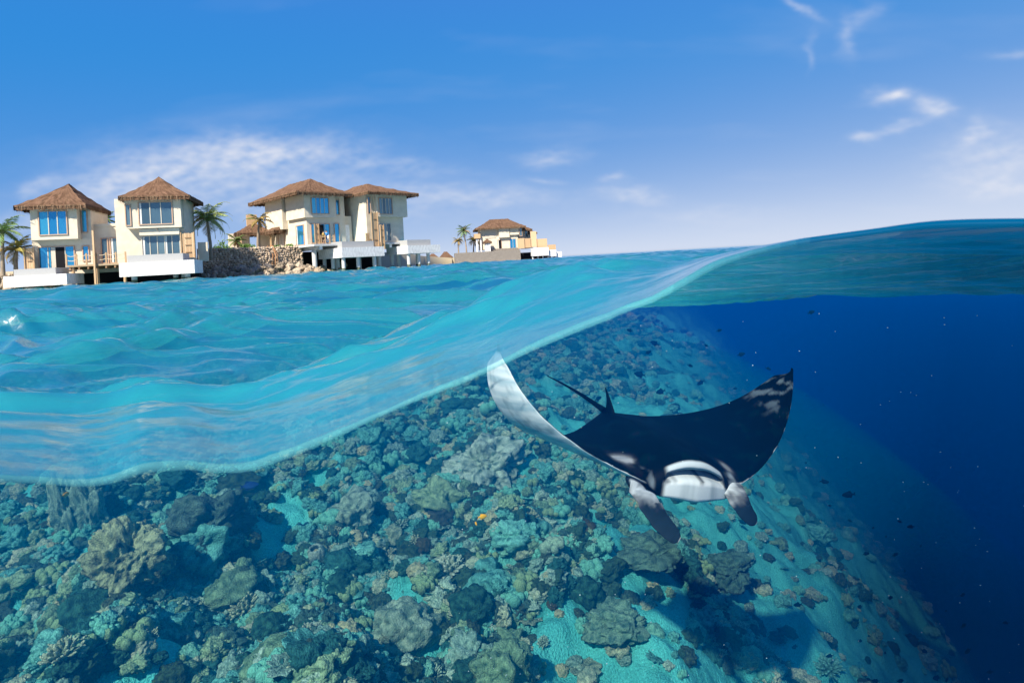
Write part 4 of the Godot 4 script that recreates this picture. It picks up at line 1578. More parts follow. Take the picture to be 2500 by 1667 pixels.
func coral(called: String, label: String, category: String, group: String, mesh: Mesh, at: Vector3, size: Vector3, turn: float, lean := 0.0) -> MeshInstance3D:
	var o := put(called, mesh, mats.coral_near if group == "" or size.x < 0.17 and at.z > -8.5 else mats.coral)
	o.transform = Transform3D(Basis.from_euler(Vector3(lean, turn, lean * 0.6)).scaled_local(size), at)
	tag(o, label, category, group)
	return o

func make_corals() -> void:
	var m: StandardMaterial3D = mats.reef.duplicate()
	m.uv1_scale = Vector3(3.2, 3.2, 3.2)
	m.heightmap_scale = 2.2
	mats.coral = m
	var m2: StandardMaterial3D = m.duplicate()
	m2.albedo_color = Color(0.70, 1.0, 0.90).linear_to_srgb()
	mats.coral_near = m2
	var m3: StandardMaterial3D = m.duplicate()
	m3.albedo_color = Color(0.76, 0.90, 0.70).linear_to_srgb()
	mats.coral_warm = m3
	var m4: StandardMaterial3D = m.duplicate()
	m4.albedo_color = Color(0.52, 0.80, 0.54).linear_to_srgb()
	mats.coral_olive = m4
	var pale := Color(0.76, 0.92, 0.78)
	var tan_ := Color(0.66, 0.64, 0.40)
	var grey := Color(0.50, 0.70, 0.62)
	var deep := Color(0.035, 0.13, 0.125)
	var brown := Color(0.20, 0.15, 0.10)
	# the ones that can be told apart
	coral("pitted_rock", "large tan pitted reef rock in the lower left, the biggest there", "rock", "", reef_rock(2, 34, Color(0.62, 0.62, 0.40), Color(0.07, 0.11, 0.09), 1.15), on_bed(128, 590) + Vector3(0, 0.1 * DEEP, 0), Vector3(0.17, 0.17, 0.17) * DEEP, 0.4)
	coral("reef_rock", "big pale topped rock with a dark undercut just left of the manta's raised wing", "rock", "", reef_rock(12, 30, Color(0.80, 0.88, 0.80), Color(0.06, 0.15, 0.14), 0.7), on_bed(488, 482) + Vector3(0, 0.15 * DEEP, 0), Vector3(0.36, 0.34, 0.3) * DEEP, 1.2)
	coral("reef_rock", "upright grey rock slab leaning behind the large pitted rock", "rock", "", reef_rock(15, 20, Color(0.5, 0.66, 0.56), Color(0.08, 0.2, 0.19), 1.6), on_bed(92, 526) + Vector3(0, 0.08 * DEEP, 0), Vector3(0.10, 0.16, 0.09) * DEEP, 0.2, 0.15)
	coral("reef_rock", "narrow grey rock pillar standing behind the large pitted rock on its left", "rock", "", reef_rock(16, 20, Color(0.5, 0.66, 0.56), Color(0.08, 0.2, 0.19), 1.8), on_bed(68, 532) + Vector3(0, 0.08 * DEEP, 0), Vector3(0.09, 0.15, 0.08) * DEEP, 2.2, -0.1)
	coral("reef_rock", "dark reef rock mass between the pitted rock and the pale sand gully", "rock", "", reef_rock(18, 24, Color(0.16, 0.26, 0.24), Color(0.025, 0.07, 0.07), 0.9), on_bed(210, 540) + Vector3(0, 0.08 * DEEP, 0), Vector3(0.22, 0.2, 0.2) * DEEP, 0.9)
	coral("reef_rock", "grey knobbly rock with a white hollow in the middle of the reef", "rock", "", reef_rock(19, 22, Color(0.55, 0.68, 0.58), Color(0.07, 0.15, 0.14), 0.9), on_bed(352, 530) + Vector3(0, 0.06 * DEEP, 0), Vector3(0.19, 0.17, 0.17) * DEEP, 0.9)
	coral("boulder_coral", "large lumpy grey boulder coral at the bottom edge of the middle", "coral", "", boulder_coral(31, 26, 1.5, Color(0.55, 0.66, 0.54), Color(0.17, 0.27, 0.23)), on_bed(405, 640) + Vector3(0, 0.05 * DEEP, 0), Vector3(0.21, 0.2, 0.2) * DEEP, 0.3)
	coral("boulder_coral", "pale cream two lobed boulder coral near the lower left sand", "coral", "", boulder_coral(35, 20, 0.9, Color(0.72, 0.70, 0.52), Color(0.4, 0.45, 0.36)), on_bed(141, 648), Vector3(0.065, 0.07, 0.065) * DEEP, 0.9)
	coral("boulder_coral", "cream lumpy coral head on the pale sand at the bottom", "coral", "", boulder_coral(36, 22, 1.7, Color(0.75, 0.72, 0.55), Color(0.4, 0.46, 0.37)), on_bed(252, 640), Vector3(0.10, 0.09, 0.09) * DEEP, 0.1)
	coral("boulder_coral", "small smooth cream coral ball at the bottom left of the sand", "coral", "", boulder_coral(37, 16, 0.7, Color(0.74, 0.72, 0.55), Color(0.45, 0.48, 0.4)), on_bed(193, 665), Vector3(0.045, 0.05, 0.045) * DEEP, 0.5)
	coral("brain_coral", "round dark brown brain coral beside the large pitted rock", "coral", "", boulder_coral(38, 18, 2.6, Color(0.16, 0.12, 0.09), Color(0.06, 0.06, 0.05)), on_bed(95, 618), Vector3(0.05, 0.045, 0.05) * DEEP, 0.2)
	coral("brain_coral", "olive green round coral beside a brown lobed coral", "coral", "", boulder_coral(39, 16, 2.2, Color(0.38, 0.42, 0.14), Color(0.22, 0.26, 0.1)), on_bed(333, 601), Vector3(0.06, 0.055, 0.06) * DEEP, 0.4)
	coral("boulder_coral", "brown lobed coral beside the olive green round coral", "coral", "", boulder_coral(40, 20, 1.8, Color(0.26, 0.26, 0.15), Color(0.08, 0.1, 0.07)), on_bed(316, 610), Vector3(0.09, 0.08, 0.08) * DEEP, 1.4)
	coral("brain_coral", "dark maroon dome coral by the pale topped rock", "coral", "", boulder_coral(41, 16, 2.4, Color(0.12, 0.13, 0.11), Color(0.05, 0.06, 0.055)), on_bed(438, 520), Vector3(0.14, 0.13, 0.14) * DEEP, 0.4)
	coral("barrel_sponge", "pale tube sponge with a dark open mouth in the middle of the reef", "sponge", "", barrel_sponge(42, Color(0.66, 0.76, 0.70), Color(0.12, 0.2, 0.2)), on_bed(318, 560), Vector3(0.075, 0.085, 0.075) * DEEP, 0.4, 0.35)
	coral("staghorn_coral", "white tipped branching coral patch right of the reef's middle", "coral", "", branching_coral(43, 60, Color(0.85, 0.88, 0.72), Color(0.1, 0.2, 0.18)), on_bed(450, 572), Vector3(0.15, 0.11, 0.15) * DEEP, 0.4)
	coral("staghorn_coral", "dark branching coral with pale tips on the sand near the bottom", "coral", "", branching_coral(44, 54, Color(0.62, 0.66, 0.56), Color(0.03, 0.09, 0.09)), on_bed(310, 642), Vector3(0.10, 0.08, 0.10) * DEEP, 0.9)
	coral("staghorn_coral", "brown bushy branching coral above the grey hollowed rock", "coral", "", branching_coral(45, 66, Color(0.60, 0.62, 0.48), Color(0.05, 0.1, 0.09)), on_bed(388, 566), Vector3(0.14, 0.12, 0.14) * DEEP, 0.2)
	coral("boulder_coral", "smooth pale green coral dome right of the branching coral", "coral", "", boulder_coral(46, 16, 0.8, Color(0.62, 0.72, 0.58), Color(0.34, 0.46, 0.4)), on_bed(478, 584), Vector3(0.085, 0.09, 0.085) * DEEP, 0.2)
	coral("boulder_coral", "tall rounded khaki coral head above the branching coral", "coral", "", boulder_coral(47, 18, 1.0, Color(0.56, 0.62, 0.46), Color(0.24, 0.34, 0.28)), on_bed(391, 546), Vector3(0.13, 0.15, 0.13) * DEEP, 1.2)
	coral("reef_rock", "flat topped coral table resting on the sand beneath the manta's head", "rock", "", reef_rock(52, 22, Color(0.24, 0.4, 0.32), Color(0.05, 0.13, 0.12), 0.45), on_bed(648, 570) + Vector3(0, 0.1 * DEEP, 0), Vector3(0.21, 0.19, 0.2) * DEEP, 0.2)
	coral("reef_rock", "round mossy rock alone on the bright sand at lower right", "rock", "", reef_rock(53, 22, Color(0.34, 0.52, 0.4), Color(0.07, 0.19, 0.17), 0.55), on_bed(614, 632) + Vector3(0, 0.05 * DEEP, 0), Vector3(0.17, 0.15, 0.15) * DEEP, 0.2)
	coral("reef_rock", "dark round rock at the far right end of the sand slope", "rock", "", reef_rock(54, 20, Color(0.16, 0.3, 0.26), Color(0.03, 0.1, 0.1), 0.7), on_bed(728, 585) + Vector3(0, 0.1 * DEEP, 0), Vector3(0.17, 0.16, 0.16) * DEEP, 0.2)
	# kinds that repeat
	var kinds := []
	var say := [
		["boulder_coral", "coral", "rounded coral heads of the reef", "rounded coral head"],
		["boulder_coral", "coral", "cream coral heads of the reef", "cream lumpy coral head"],
		["knob_coral", "coral", "knobbly corals of the reef", "knobbly coral clump"],
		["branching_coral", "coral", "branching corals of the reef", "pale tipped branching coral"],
		["plate_coral", "coral", "plate corals of the reef", "wavy edged plate coral"],
		["reef_rock", "rock", "loose rocks of the reef", "pitted grey rock"],
		["reef_rock", "rock", "dark rocks of the reef", "dark algae covered rock"],
		["brain_coral", "coral", "brown dome corals of the reef", "brown dome coral"]]
	var marks := [[128, 590, "the large pitted rock"], [488, 482, "the pale topped rock"], [92, 526, "the upright rock slab"], [210, 540, "the dark rock mass"], [352, 530, "the grey hollowed rock"], [405, 640, "the large lumpy boulder coral"],
		[141, 648, "the two lobed cream coral"], [252, 640, "the cream lumpy coral on sand"], [333, 601, "the olive green round coral"], [438, 520, "the dark maroon dome coral"], [318, 560, "the pale tube sponge"], [450, 572, "the white tipped branching patch"],
		[391, 546, "the tall khaki coral head"], [648, 570, "the flat coral table"], [614, 632, "the lone mossy rock"], [728, 585, "the dark round rock"], [650, 440, "the manta's back"], [505, 400, "the manta's raised wing"], [680, 535, "the manta's long head fin"], [95, 618, "the dark brown brain coral"], [478, 584, "the smooth pale green dome"], [310, 642, "the dark branching coral"]]
	for k in 3:
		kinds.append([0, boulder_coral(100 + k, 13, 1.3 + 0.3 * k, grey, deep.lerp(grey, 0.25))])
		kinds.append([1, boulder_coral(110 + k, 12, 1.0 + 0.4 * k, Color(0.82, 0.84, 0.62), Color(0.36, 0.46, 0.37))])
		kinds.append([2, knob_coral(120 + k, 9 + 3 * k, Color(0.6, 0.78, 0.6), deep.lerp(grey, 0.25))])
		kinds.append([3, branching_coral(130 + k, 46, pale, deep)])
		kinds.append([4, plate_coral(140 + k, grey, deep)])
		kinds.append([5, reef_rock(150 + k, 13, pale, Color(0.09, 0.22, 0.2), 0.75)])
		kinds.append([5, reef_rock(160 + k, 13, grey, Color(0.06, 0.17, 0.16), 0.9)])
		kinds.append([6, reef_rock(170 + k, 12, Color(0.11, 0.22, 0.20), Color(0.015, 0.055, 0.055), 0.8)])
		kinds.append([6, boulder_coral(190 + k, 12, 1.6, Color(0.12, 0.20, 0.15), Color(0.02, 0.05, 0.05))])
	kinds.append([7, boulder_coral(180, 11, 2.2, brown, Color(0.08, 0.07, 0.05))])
	var r := RandomNumberGenerator.new()
	r.seed = 300
	var made := 0
	while made < 290:
		var px := r.randf_range(-20.0, 830.0)
		var py := 0.0
		py = 690.0 - 330.0 * pow(r.randf(), 1.25)
		var at := on_bed(px, py)
		var d := -at.z
		if d > 27.0 or at.y < -12.0: continue
		var sand := sandiness(at.x, d)
		if r.randf() < sand * 0.88: continue
		var kind: Array = kinds[r.randi() % kinds.size()]
		var size := r.randf_range(0.07, 0.17) * (1.0 + 0.045 * d) * (1.5 if r.randf() < 0.12 else 1.0)
		if kind[0] in [1, 7]: size *= 0.7
		var w: Array = say[kind[0]]
		var big := size * FOCAL / d
		var look: String = ("small " if big < 9.0 else "large " if big > 14.0 else "middling ") + w[3]
		coral(w[0], told_apart(look, px, py, marks), w[1], w[2], kind[1], at + Vector3(0, size * 0.15, 0), Vector3(size * r.randf_range(0.85, 1.25), size * r.randf_range(0.7, 1.1), size), r.randf() * TAU, r.randf_range(-0.25, 0.25))
		if r.randf() < 0.35 and at.z > -11.0: (get_child(get_child_count() - 1) as MeshInstance3D).material_override = mats.coral_warm if kind[0] in [1, 3, 4] else mats.coral_olive
		made += 1
	# and the small growth between them, too much to count
	var kind_at := 0
	for kind in kinds:
		kind_at += 1
		var where: Array[Transform3D] = []
		var many := 1000 if kind[0] in [0, 2, 5, 6] else 480
		while where.size() < many:
			var a := r.randf_range(-0.80, 0.80)
			var d := 4.6 * pow(9.0, r.randf())
			var x := sin(a) * d
			var ahead := cos(a) * d
			var h := bed(x, ahead)
			if h < -24.0: continue
			# each kind keeps to its own clumps
			if tint.get_noise_2d(x * 0.16 + kind_at * 23.0, ahead * 0.16) < 0.0 and r.randf() < 0.8: continue
			if r.randf() < sandiness(x, ahead) * 0.93: continue
			var size := r.randf_range(0.025, 0.085) * (1.0 + 0.065 * d)
			if kind[0] in [3, 4, 7]: size *= 0.75
			where.append(Transform3D(Basis.from_euler(Vector3(r.randf_range(-0.4, 0.4), r.randf() * TAU, r.randf_range(-0.4, 0.4))).scaled_local(Vector3(size * r.randf_range(0.8, 1.3), size * r.randf_range(0.7, 1.2), size)), Vector3(x, h + size * 0.1, -ahead)))
		var mm := MultiMesh.new()
		mm.transform_format = MultiMesh.TRANSFORM_3D
		mm.mesh = kind[1]
		mm.instance_count = where.size()
		for k in where.size(): mm.set_instance_transform(k, where[k])
		var o := MultiMeshInstance3D.new()
		o.name = numbered("reef_growth")
		o.multimesh = mm
		o.material_override = mats[["coral", "coral_near", "coral", "coral_olive", "coral_near", "coral", "coral_warm"][kind_at % 7]]
		add_child(o)
		tag(o, "small coral growth and rubble spread over the reef", "", "", "stuff")

# ------------------------------------------------------------------ the manta ray
const DISC := 1.5     # metres from the middle to a wing tip along the wing

func wing_point(s: float, curl: Array) -> Array:
	var x := 0.0
	var y := 0.0
	var a := 0.0
	var n := 40
	var step := absf(s) / n
	for k in n:
		a = (k + 0.5) * step
		var ph: float = curl[0] * a + curl[1] * a * a * a
		x += cos(ph) * step
		y += sin(ph) * step
	var e := absf(s)
	return [x * signf(s), y, (curl[0] * e + curl[1] * e * e * e) * signf(s)]

func manta_edges(s: float) -> Array:
	var a := absf(s)
	var head := 1.0 - smoothstep(0.13, 0.23, a)
	var front := 0.40 - 0.02 * a - 0.52 * pow(a, 1.9) + 0.02 * head - 0.30 * a * a * head
	var back := -0.50 + 0.322 * sin(minf(a / 0.75, 1.0) * PI / 2.0) - 0.02 * maxf(a - 0.75, 0.0)
	if a > 0.9:
		back = lerpf(back, front - 0.015, smoothstep(0.9, 1.0, a))
	return [front, back]

func make_manta() -> void:
	var sh := Shape.new()
	var ink := FastNoiseLite.new()
	ink.seed = 77
	ink.frequency = 6.0
	ink.fractal_octaves = 4
	var black := Color(0.002, 0.005, 0.008)
	var white := Color(0.60, 0.70, 0.73)
	var across := 261
	var around := 140
	for i in across:
		var q := i / (across - 1.0) * 2.0 - 1.0
		var s := q * (0.45 + 0.55 * absf(q))
		var a := absf(s)
		var w := wing_point(s, [0.80, -0.155] if s > 0.0 else [0.68, 1.116])
		var e := manta_edges(s)
		var head := 1.0 - smoothstep(0.14, 0.23, a)
		var thick := 0.006 + 0.022 * (1.0 - a) + 0.066 * exp(-pow(a / 0.2, 2.0))
		var up := Vector3(-sin(w[2]), cos(w[2]), 0.0)
		for k in around:
			var f := k / (around - 1.0)
			# more points at the front, where the mouth is
			var g := f + 0.07 * sin(TAU * 2.0 * f) * head
			var c := cos(TAU * g)
			var n := sin(TAU * g)
			var p := lerpf(1.0, 0.42, head)
			var t := 0.5 + 0.5 * signf(c) * pow(absf(c), lerpf(1.0, 0.62, head))
			if c < 0.0 and head > 0.0:
				t = 0.5 - 0.5 * pow(absf(c), lerpf(1.0, 0.62, head))
			var hump := pow(absf(n), p) * (1.0 - 0.75 * t * t)
			var y := signf(n) * hump * thick * (1.15 if n > 0.0 else 0.85)
			# domed back
			if n > 0.0: y += 0.05 * exp(-pow(a / 0.22, 2.0)) * (1.0 - t) * smoothstep(0.0, 0.5, n)
			var z := lerpf(e[0], e[1], t)
			var mouth := 1.0 - smoothstep(0.125, 0.15, a)
			var slit := smoothstep(0.452, 0.460, g) * (1.0 - smoothstep(0.470, 0.478, g)) * mouth
			z -= slit * 0.11
			if head > 0.0:
				# the upper lip arches and overhangs, the lower jaw slopes back
				y += head * smoothstep(0.25, 0.0, t) * (0.02 - 1.3 * a * a)
				if n < 0.0: z -= head * smoothstep(0.0, -1.0, n) * 0.05 * smoothstep(0.3, 0.0, t)
			# the wings twist, the leading edge inwards at the raised right one
			var twist := (-0.176 if s > 0.0 else 0.637) * pow(a, 1.05)
			var zc: float = 0.5 * (e[0] + e[1])
			var pos: Vector3 = Vector3(w[0], w[1], zc + (z - zc) * cos(twist) - y * sin(twist)) + up * (y * cos(twist) + (z - zc) * sin(twist))
			sh.v.append(pos * DISC)
			var r := ink.get_noise_3dv(Vector3(s * 1.3, f * 0.6, z * 1.5))
			var edge := g + r * 0.035 + (0.030 * head)
			var col := (black * (1.0 + 1.3 * clampf(r + 0.2, 0.0, 1.0))).lerp(white, smoothstep(0.492, 0.508, edge))
			# grey smudges on the belly side
			col = col.lerp(Color(0.16, 0.24, 0.28), clampf(r * 1.6 - 0.15, 0.0, 0.5) * smoothstep(0.51, 0.54, edge))
			if n > 0.0:
				# pale shoulder blaze
				var mark := exp(-pow((s + 0.262 + r * 0.05) / 0.028, 2.0) - pow((z - 0.235 + r * 0.06) / 0.045, 2.0))
				col = col.lerp(Color(0.42, 0.46, 0.47), clampf(mark * 1.3 + r * 0.7 * mark, 0.0, 0.8))
				mark = exp(-pow((s - 0.235) / 0.012, 2.0) - pow((z - 0.28) / 0.03, 2.0))
				col = col.lerp(Color(0.3, 0.34, 0.36), clampf(mark, 0.0, 0.5))
			if mouth > 0.0 and g > 0.40 and g < 0.480:
				# lips: a pale band, thin dark lines, then the dark gape
				var band := smoothstep(0.15, 0.8, sin((g - 0.418) * 480.0))
				col = col.lerp(Color(0.5, 0.60, 0.64).lerp(Color(0.03, 0.05, 0.07), band * 0.75), mouth * smoothstep(0.418, 0.428, g) * (1.0 - smoothstep(0.470, 0.480, g)))
				col = col.lerp(Color(0.008, 0.012, 0.018), slit)
			# the cheeks between mouth and head fins are dark and blotched
			var cheek := smoothstep(0.14, 0.16, a) * (1.0 - smoothstep(0.215, 0.235, a)) * smoothstep(0.40, 0.44, g) * (1.0 - smoothstep(0.56, 0.60, g))
			col = col.lerp(black.lerp(Color(0.25, 0.33, 0.38), clampf(r * 1.8, 0.0, 1.0)), cheek)
			# rippled sunlight painted as faint pale mottling towards the left wing tip
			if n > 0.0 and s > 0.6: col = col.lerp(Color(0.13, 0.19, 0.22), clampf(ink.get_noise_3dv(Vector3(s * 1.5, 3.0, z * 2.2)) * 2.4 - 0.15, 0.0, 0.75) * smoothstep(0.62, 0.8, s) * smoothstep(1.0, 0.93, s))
			# blue-grey shading put into the colour as streaks along the pale underside
			if n < 0.0: col = col.lerp(col * Color(0.45, 0.62, 0.70), clampf(ink.get_noise_3dv(Vector3(s * 3.0, 1.0, z * 0.45)) * 1.5 + 0.25, 0.0, 0.8) * smoothstep(0.25, 0.5, a))
			if a > 0.965: col = black
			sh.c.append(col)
	for i in across - 1:
		for k in around - 1:
			var a := i * around + k
			sh.tri(a, a + around, a + 1)
			sh.tri(a + 1, a + around, a + around + 1)
	# the two head fins, unrolled and hanging forward
	for side in [-1.0, 1.0]:
		var path := [Vector3(0.225, 0.020, 0.31), Vector3(0.243, 0.032, 0.39), Vector3(0.246, 0.022, 0.46), Vector3(0.238, -0.005, 0.52), Vector3(0.221, -0.025, 0.56), Vector3(0.204, -0.04, 0.585), Vector3(0.192, -0.046, 0.597)]
		if side > 0.0:
			path = [Vector3(0.19, 0.012, 0.29), Vector3(0.198, 0.004, 0.365), Vector3(0.20, -0.02, 0.415), Vector3(0.208, -0.045, 0.442), Vector3(0.226, -0.07, 0.455), Vector3(0.248, -0.092, 0.462), Vector3(0.260, -0.105, 0.466)]
		var wide := [0.060, 0.062, 0.054, 0.044, 0.037, 0.030, 0.010]
		var flat := [0.026, 0.018, 0.012, 0.009, 0.007, 0.006, 0.003]
		var first := sh.v.size()
		var steps := 40
		var sides := 22
		for j in steps + 1:
			var u := j / float(steps) * 5.999
			var k := int(u)
			var t := u - k
			var pa: Vector3 = path[maxi(k - 1, 0)]
			var pd: Vector3 = path[mini(k + 2, 6)]
			var at: Vector3 = (path[k] as Vector3).cubic_interpolate(path[k + 1], pa, pd, t)
			var ahead: Vector3 = ((path[k + 1] as Vector3) - (path[k] as Vector3)).normalized()
			var e := ahead.cross(Vector3(0.1 * side, 0.45, 0.9)).normalized()
			var g := ahead.cross(e)
			for i in sides:
				var ang := TAU * i / sides
				var q: Vector3 = at + e * cos(ang) * lerpf(wide[k], wide[k + 1], t) + g * sin(ang) * lerpf(flat[k], flat[k + 1], t)
				sh.v.append(Vector3(q.x * side, q.y, q.z) * DISC)
				var r := ink.get_noise_3dv(q * 2.2 + Vector3(0, side, 0))
				var down := j / float(steps)
				var pale := smoothstep(0.42, 0.22, down + r * 0.22 - 0.05 * cos(ang)) * smoothstep(0.06, 0.16, down + r * 0.05 + 0.03 * cos(ang))
				var col := black.lerp(white * 0.95, pale * clampf(0.8 + r * 1.6, 0.2, 1.0))
				col = col.lerp(Color(0.03, 0.07, 0.12), 0.3 * (1.0 - pale))
				col = col.lerp(white, smoothstep(0.972, 0.985, down))
				sh.c.append(col)
		for j in steps:
			for i in sides:
				var a := first + j * sides + i
				var b := first + j * sides + (i + 1) % sides
				if side > 0.0:
					sh.tri(a, a + sides, b)
					sh.tri(b, a + sides, b + sides)
				else:
					sh.tri(a, b, a + sides)
					sh.tri(b, b + sides, a + sides)
	# back fin and whip tail
	var tail := []
	var rad := []
	var dye := []
	for k in 12:
		var t := k / 11.0
		tail.append(Vector3(-0.02 - 0.08 * t, 0.045 - 0.03 * t + 0.012 * sin(t * 3.0), -0.43 - 0.68 * t) * DISC)
		rad.append(lerpf(0.018, 0.003, pow(t, 0.6)) * DISC)
		dye.append(black)
	sh.stem(tail, rad, 10, dye)
	var fin := sh.v.size()
	var rows := 9
	for j in rows:
		var t := j / (rows - 1.0)
		var chord := lerpf(0.115, 0.012, pow(t, 0.8))
		for i in 12:
			var ang := TAU * i / 12.0
			sh.v.append(Vector3(sin(ang) * lerpf(0.014, 0.002, t), 0.045 + 0.11 * t, -0.40 - 0.055 * t * t - 0.03 * t + cos(ang) * chord * 0.5) * DISC)
			sh.c.append(black)
	for j in rows - 1:
		for i in 12:
			var a := fin + j * 12 + i
			var b := fin + j * 12 + (i + 1) % 12
			sh.tri(a, b, a + 12)
			sh.tri(b, b + 12, a + 12)
	var root := thing("manta_ray", "black and white manta ray gliding over the reef with its wings raised", "manta ray", Vector3(0.88, -1.035, -4.268))
	root.basis = Basis(Vector3.UP, 0.284) * Basis(Vector3.RIGHT, 0.15) * Basis(Vector3.BACK, -0.085)
	var skin := material(Color.WHITE, 0.55, 0.12)
	skin.vertex_color_use_as_albedo = true
	skin.heightmap_enabled = true
	skin.heightmap_texture = mats.grain
	skin.heightmap_scale = 0.1
	skin.uv1_triplanar = true
	skin.uv1_scale = Vector3(5, 5, 5)
	skin.cull_mode = BaseMaterial3D.CULL_DISABLED
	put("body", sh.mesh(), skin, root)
	var ball := SphereMesh.new()
	ball.radius = 0.022
	ball.height = 0.044
	ball.radial_segments = 16
	ball.rings = 8
	for side in [-1.0, 1.0]:
		var eye := put("eye", ball, material(Color(0.006, 0.007, 0.009), 0.15, 0.6), root)
		eye.position = Vector3(0.252 * side, 0.012 if side > 0.0 else 0.03, 0.315) * DISC

# ------------------------------------------------------------------ fish
func fish_mesh(deep: float, back: Color, belly: Color, tail: Color) -> ArrayMesh:
	var sh := Shape.new()
	var rows := 13
	var sides := 10
	for j in rows:
		var t := j / (rows - 1.0)
		var h := deep * pow(sin(minf(t * 0.93 + 0.03, 1.0) * PI), 0.75)
		for i in sides:
			var a := TAU * i / sides
			sh.v.append(Vector3(0.5 - t * 0.8, cos(a) * h * 0.5, sin(a) * h * 0.2))
			sh.c.append(belly.lerp(back, clampf(cos(a) * 0.7 + 0.5, 0.0, 1.0)))
	for j in rows - 1:
		for i in sides:
			var a := j * sides + i
			var b := j * sides + (i + 1) % sides
			sh.tri(a, a + sides, b)
			sh.tri(b, a + sides, b + sides)
	for side in [[Vector3(-0.26, 0, 0), Vector3(-0.5, deep * 0.42, 0.02), Vector3(-0.4, 0, 0)], [Vector3(-0.26, 0, 0), Vector3(-0.4, 0, 0), Vector3(-0.5, -deep * 0.42, 0.02)], [Vector3(0.2, deep * 0.42, 0), Vector3(-0.12, deep * 0.68, 0.01), Vector3(-0.2, deep * 0.3, 0)], [Vector3(0.1, -deep * 0.42, 0), Vector3(-0.2, -deep * 0.3, 0), Vector3(-0.14, -deep * 0.62, 0.01)]]:
		var f := sh.v.size()
		for q in side:
			sh.v.append(q)
			sh.c.append(tail)
		sh.tri(f, f + 1, f + 2)
	return sh.mesh()

func under_water(px: float, py: float, d: float) -> Vector3:
	var u := (px - 512.0) / FOCAL
	var v := (HORIZON - py) / FOCAL
	return Vector3((u * cos(ROLL) + v * sin(ROLL)) * d, EYE.y + (-u * sin(ROLL) + v * cos(ROLL)) * d, -d)

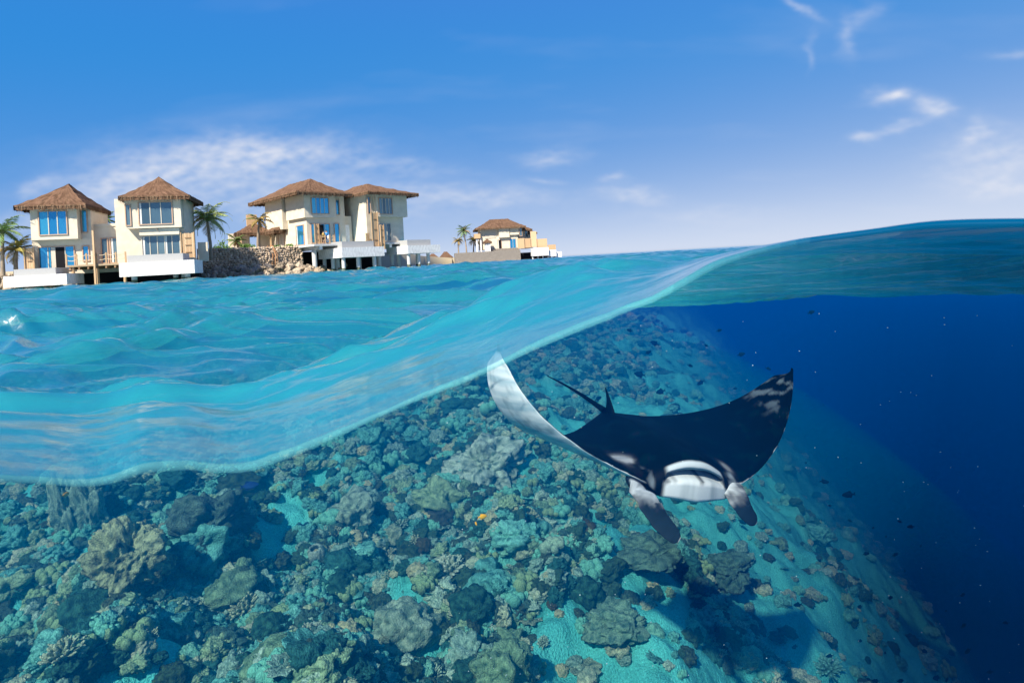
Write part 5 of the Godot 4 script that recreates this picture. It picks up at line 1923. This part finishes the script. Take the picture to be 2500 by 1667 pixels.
func make_fish() -> void:
	var m := material(Color.WHITE, 0.6, 0.1)
	m.vertex_color_use_as_albedo = true
	m.cull_mode = BaseMaterial3D.CULL_DISABLED
	var r := RandomNumberGenerator.new()
	r.seed = 90
	var yellow := fish_mesh(0.5, Color(0.75, 0.42, 0.02), Color(0.8, 0.55, 0.05), Color(0.75, 0.45, 0.03))
	var list := [[288, 668, 4.8, 0.085, 2.9, "yellow fish over the pale rubble at the bottom of the reef", 0], [482, 516, 4.6, 0.075, 0.3, "yellow fish left of the manta, near the dark brown dome coral", 0], [476, 523, 4.7, 0.05, 2.0, "small yellow fish just under the other one left of the manta", 0], [65, 494, 6.8, 0.10, 1.3, "yellow fish under the waterline at the upper left of the reef", 0]]
	for q in list:
		var o := put("reef_fish", yellow, m)
		o.transform = Transform3D(Basis(Vector3.UP, q[4]).scaled_local(Vector3.ONE * q[3]), under_water(q[0], q[1], q[2]))
		tag(o, q[5], "fish")
	var blue := put("reef_fish", fish_mesh(0.42, Color(0.01, 0.04, 0.16), Color(0.03, 0.12, 0.35), Color(0.01, 0.04, 0.16)), m)
	blue.transform = Transform3D(Basis(Vector3.UP, 0.4).scaled_local(Vector3.ONE * 0.21), under_water(249, 485, 7.0))
	tag(blue, "dark blue fish just below the waterline at the left", "fish")
	var orange := put("reef_fish", fish_mesh(0.4, Color(0.32, 0.10, 0.03), Color(0.4, 0.16, 0.05), Color(0.3, 0.1, 0.03)), m)
	orange.transform = Transform3D(Basis(Vector3.UP, 0.2).scaled_local(Vector3.ONE * 0.09), under_water(246, 674, 4.8))
	tag(orange, "rusty orange fish beside the cream lumpy coral at the bottom", "fish")
	# the dark ones that hang in the blue
	var dark := fish_mesh(0.45, Color(0.002, 0.02, 0.04), Color(0.004, 0.03, 0.06), Color(0.002, 0.02, 0.04))
	var places := [[849, 494, 13], [824, 481, 9], [895, 554, 8], [911, 526, 7], [873, 527, 5], [866, 553, 7], [890, 597, 8], [860, 606, 8], [963, 594, 7], [963, 625, 9], [968, 650, 9], [924, 650, 8], [798, 604, 9], [795, 646, 9], [868, 678, 5], [876, 680, 8], [900, 680, 8], [937, 677, 11], [947, 679, 8], [768, 656, 6], [783, 678, 7], [1006, 622, 6], [990, 671, 7], [811, 312, 7], [701, 382, 9], [741, 354, 8], [719, 330, 6], [768, 368, 6], [655, 343, 10], [630, 330, 7], [648, 352, 7], [640, 374, 12], [661, 391, 11], [598, 398, 8], [609, 377, 7], [662, 530, 14], [742, 521, 9], [752, 560, 5], [900, 521, 5], [921, 545, 4], [886, 536, 4], [850, 520, 5], [860, 640, 6], [885, 652, 5], [830, 655, 8], [820, 560, 6], [905, 570, 5], [946, 610, 4], [706, 345, 5], [735, 388, 5], [690, 365, 6], [590, 412, 6], [618, 352, 5], [806, 462, 4], [830, 505, 4]]
	var marks := [[849, 494, "the largest dark fish"], [824, 481, "the slim dark fish"], [789, 370, "the manta's left wing tip"], [755, 525, "the manta's curled head fin"], [662, 530, "the fish below the head fin"], [811, 312, "the lone fish under the wave"], [728, 585, "the dark round rock"], [600, 391, "the manta's back fin"], [640, 374, "the thick fish behind the manta"], [963, 625, "the four fish in a column"], [937, 677, "the pair at the lower edge"], [895, 554, "the fish cluster in the blue"], [1006, 622, "the rightmost fish"], [766, 444, "the manta's left wing"]]
	for q in places:
		var far := r.randf_range(6.5, 10.0) if q[0] > 790 else r.randf_range(9.0, 13.0)
		var o := put("reef_fish", dark, m)
		var size: float = q[2] / FOCAL * far
		var at := under_water(q[0], q[1], far)
		var ahead := -at.z
		while at.y < bed(at.x, -at.z) + 0.25 and far > 4.0:
			far -= 0.3
			at = under_water(q[0], q[1], far)
			size = q[2] / FOCAL * far
		o.transform = Transform3D(Basis.from_euler(Vector3(0, r.randf_range(-0.7, 0.7) + (PI if r.randf() < 0.5 else 0.0), r.randf_range(-0.5, 0.5))).scaled_local(Vector3.ONE * size), at)
		var look := ("tiny dark fish hanging" if q[2] < 7 else "dark fish hanging")
		var text := told_apart(look, q[0], q[1], marks)
		if q[2] == 13: text = "dark fish in the blue, the largest right of the manta's head"
		if q[2] == 14: text = "dark fish just below the manta's left head fin"
		if q[2] == 12: text = "thick dark fish behind the manta, right of its back fin"
		if q[0] == 811: text = "lone dark fish high in the blue under the wave's dark band"
		if q[0] == 824: text = "slim dark fish up left of the largest dark fish"
		tag(o, text, "fish", "small dark fish of the reef edge")
	# specks of drifting matter that catch the light
	var where: Array[Transform3D] = []
	for k in 150:
		var far := r.randf_range(1.2, 6.0)
		var at := under_water(r.randf_range(430.0, 1030.0), r.randf_range(310.0, 690.0), far)
		where.append(Transform3D(Basis.from_euler(Vector3(r.randf() * 3.0, r.randf() * 3.0, 0)).scaled_local(Vector3(1, 0.6, 0.8) * r.randf_range(0.0006, 0.0012) * far), at))
	var mm := MultiMesh.new()
	mm.transform_format = MultiMesh.TRANSFORM_3D
	mm.mesh = cube_dirs(2).mesh()
	mm.instance_count = where.size()
	for k in where.size(): mm.set_instance_transform(k, where[k])
	var specks := MultiMeshInstance3D.new()
	specks.name = "drifting_specks"
	specks.multimesh = mm
	specks.material_override = material(Color(0.5, 0.7, 0.75), 0.9, 0.1)
	add_child(specks)
	tag(specks, "tiny pale specks drifting in the blue water", "", "", "stuff")
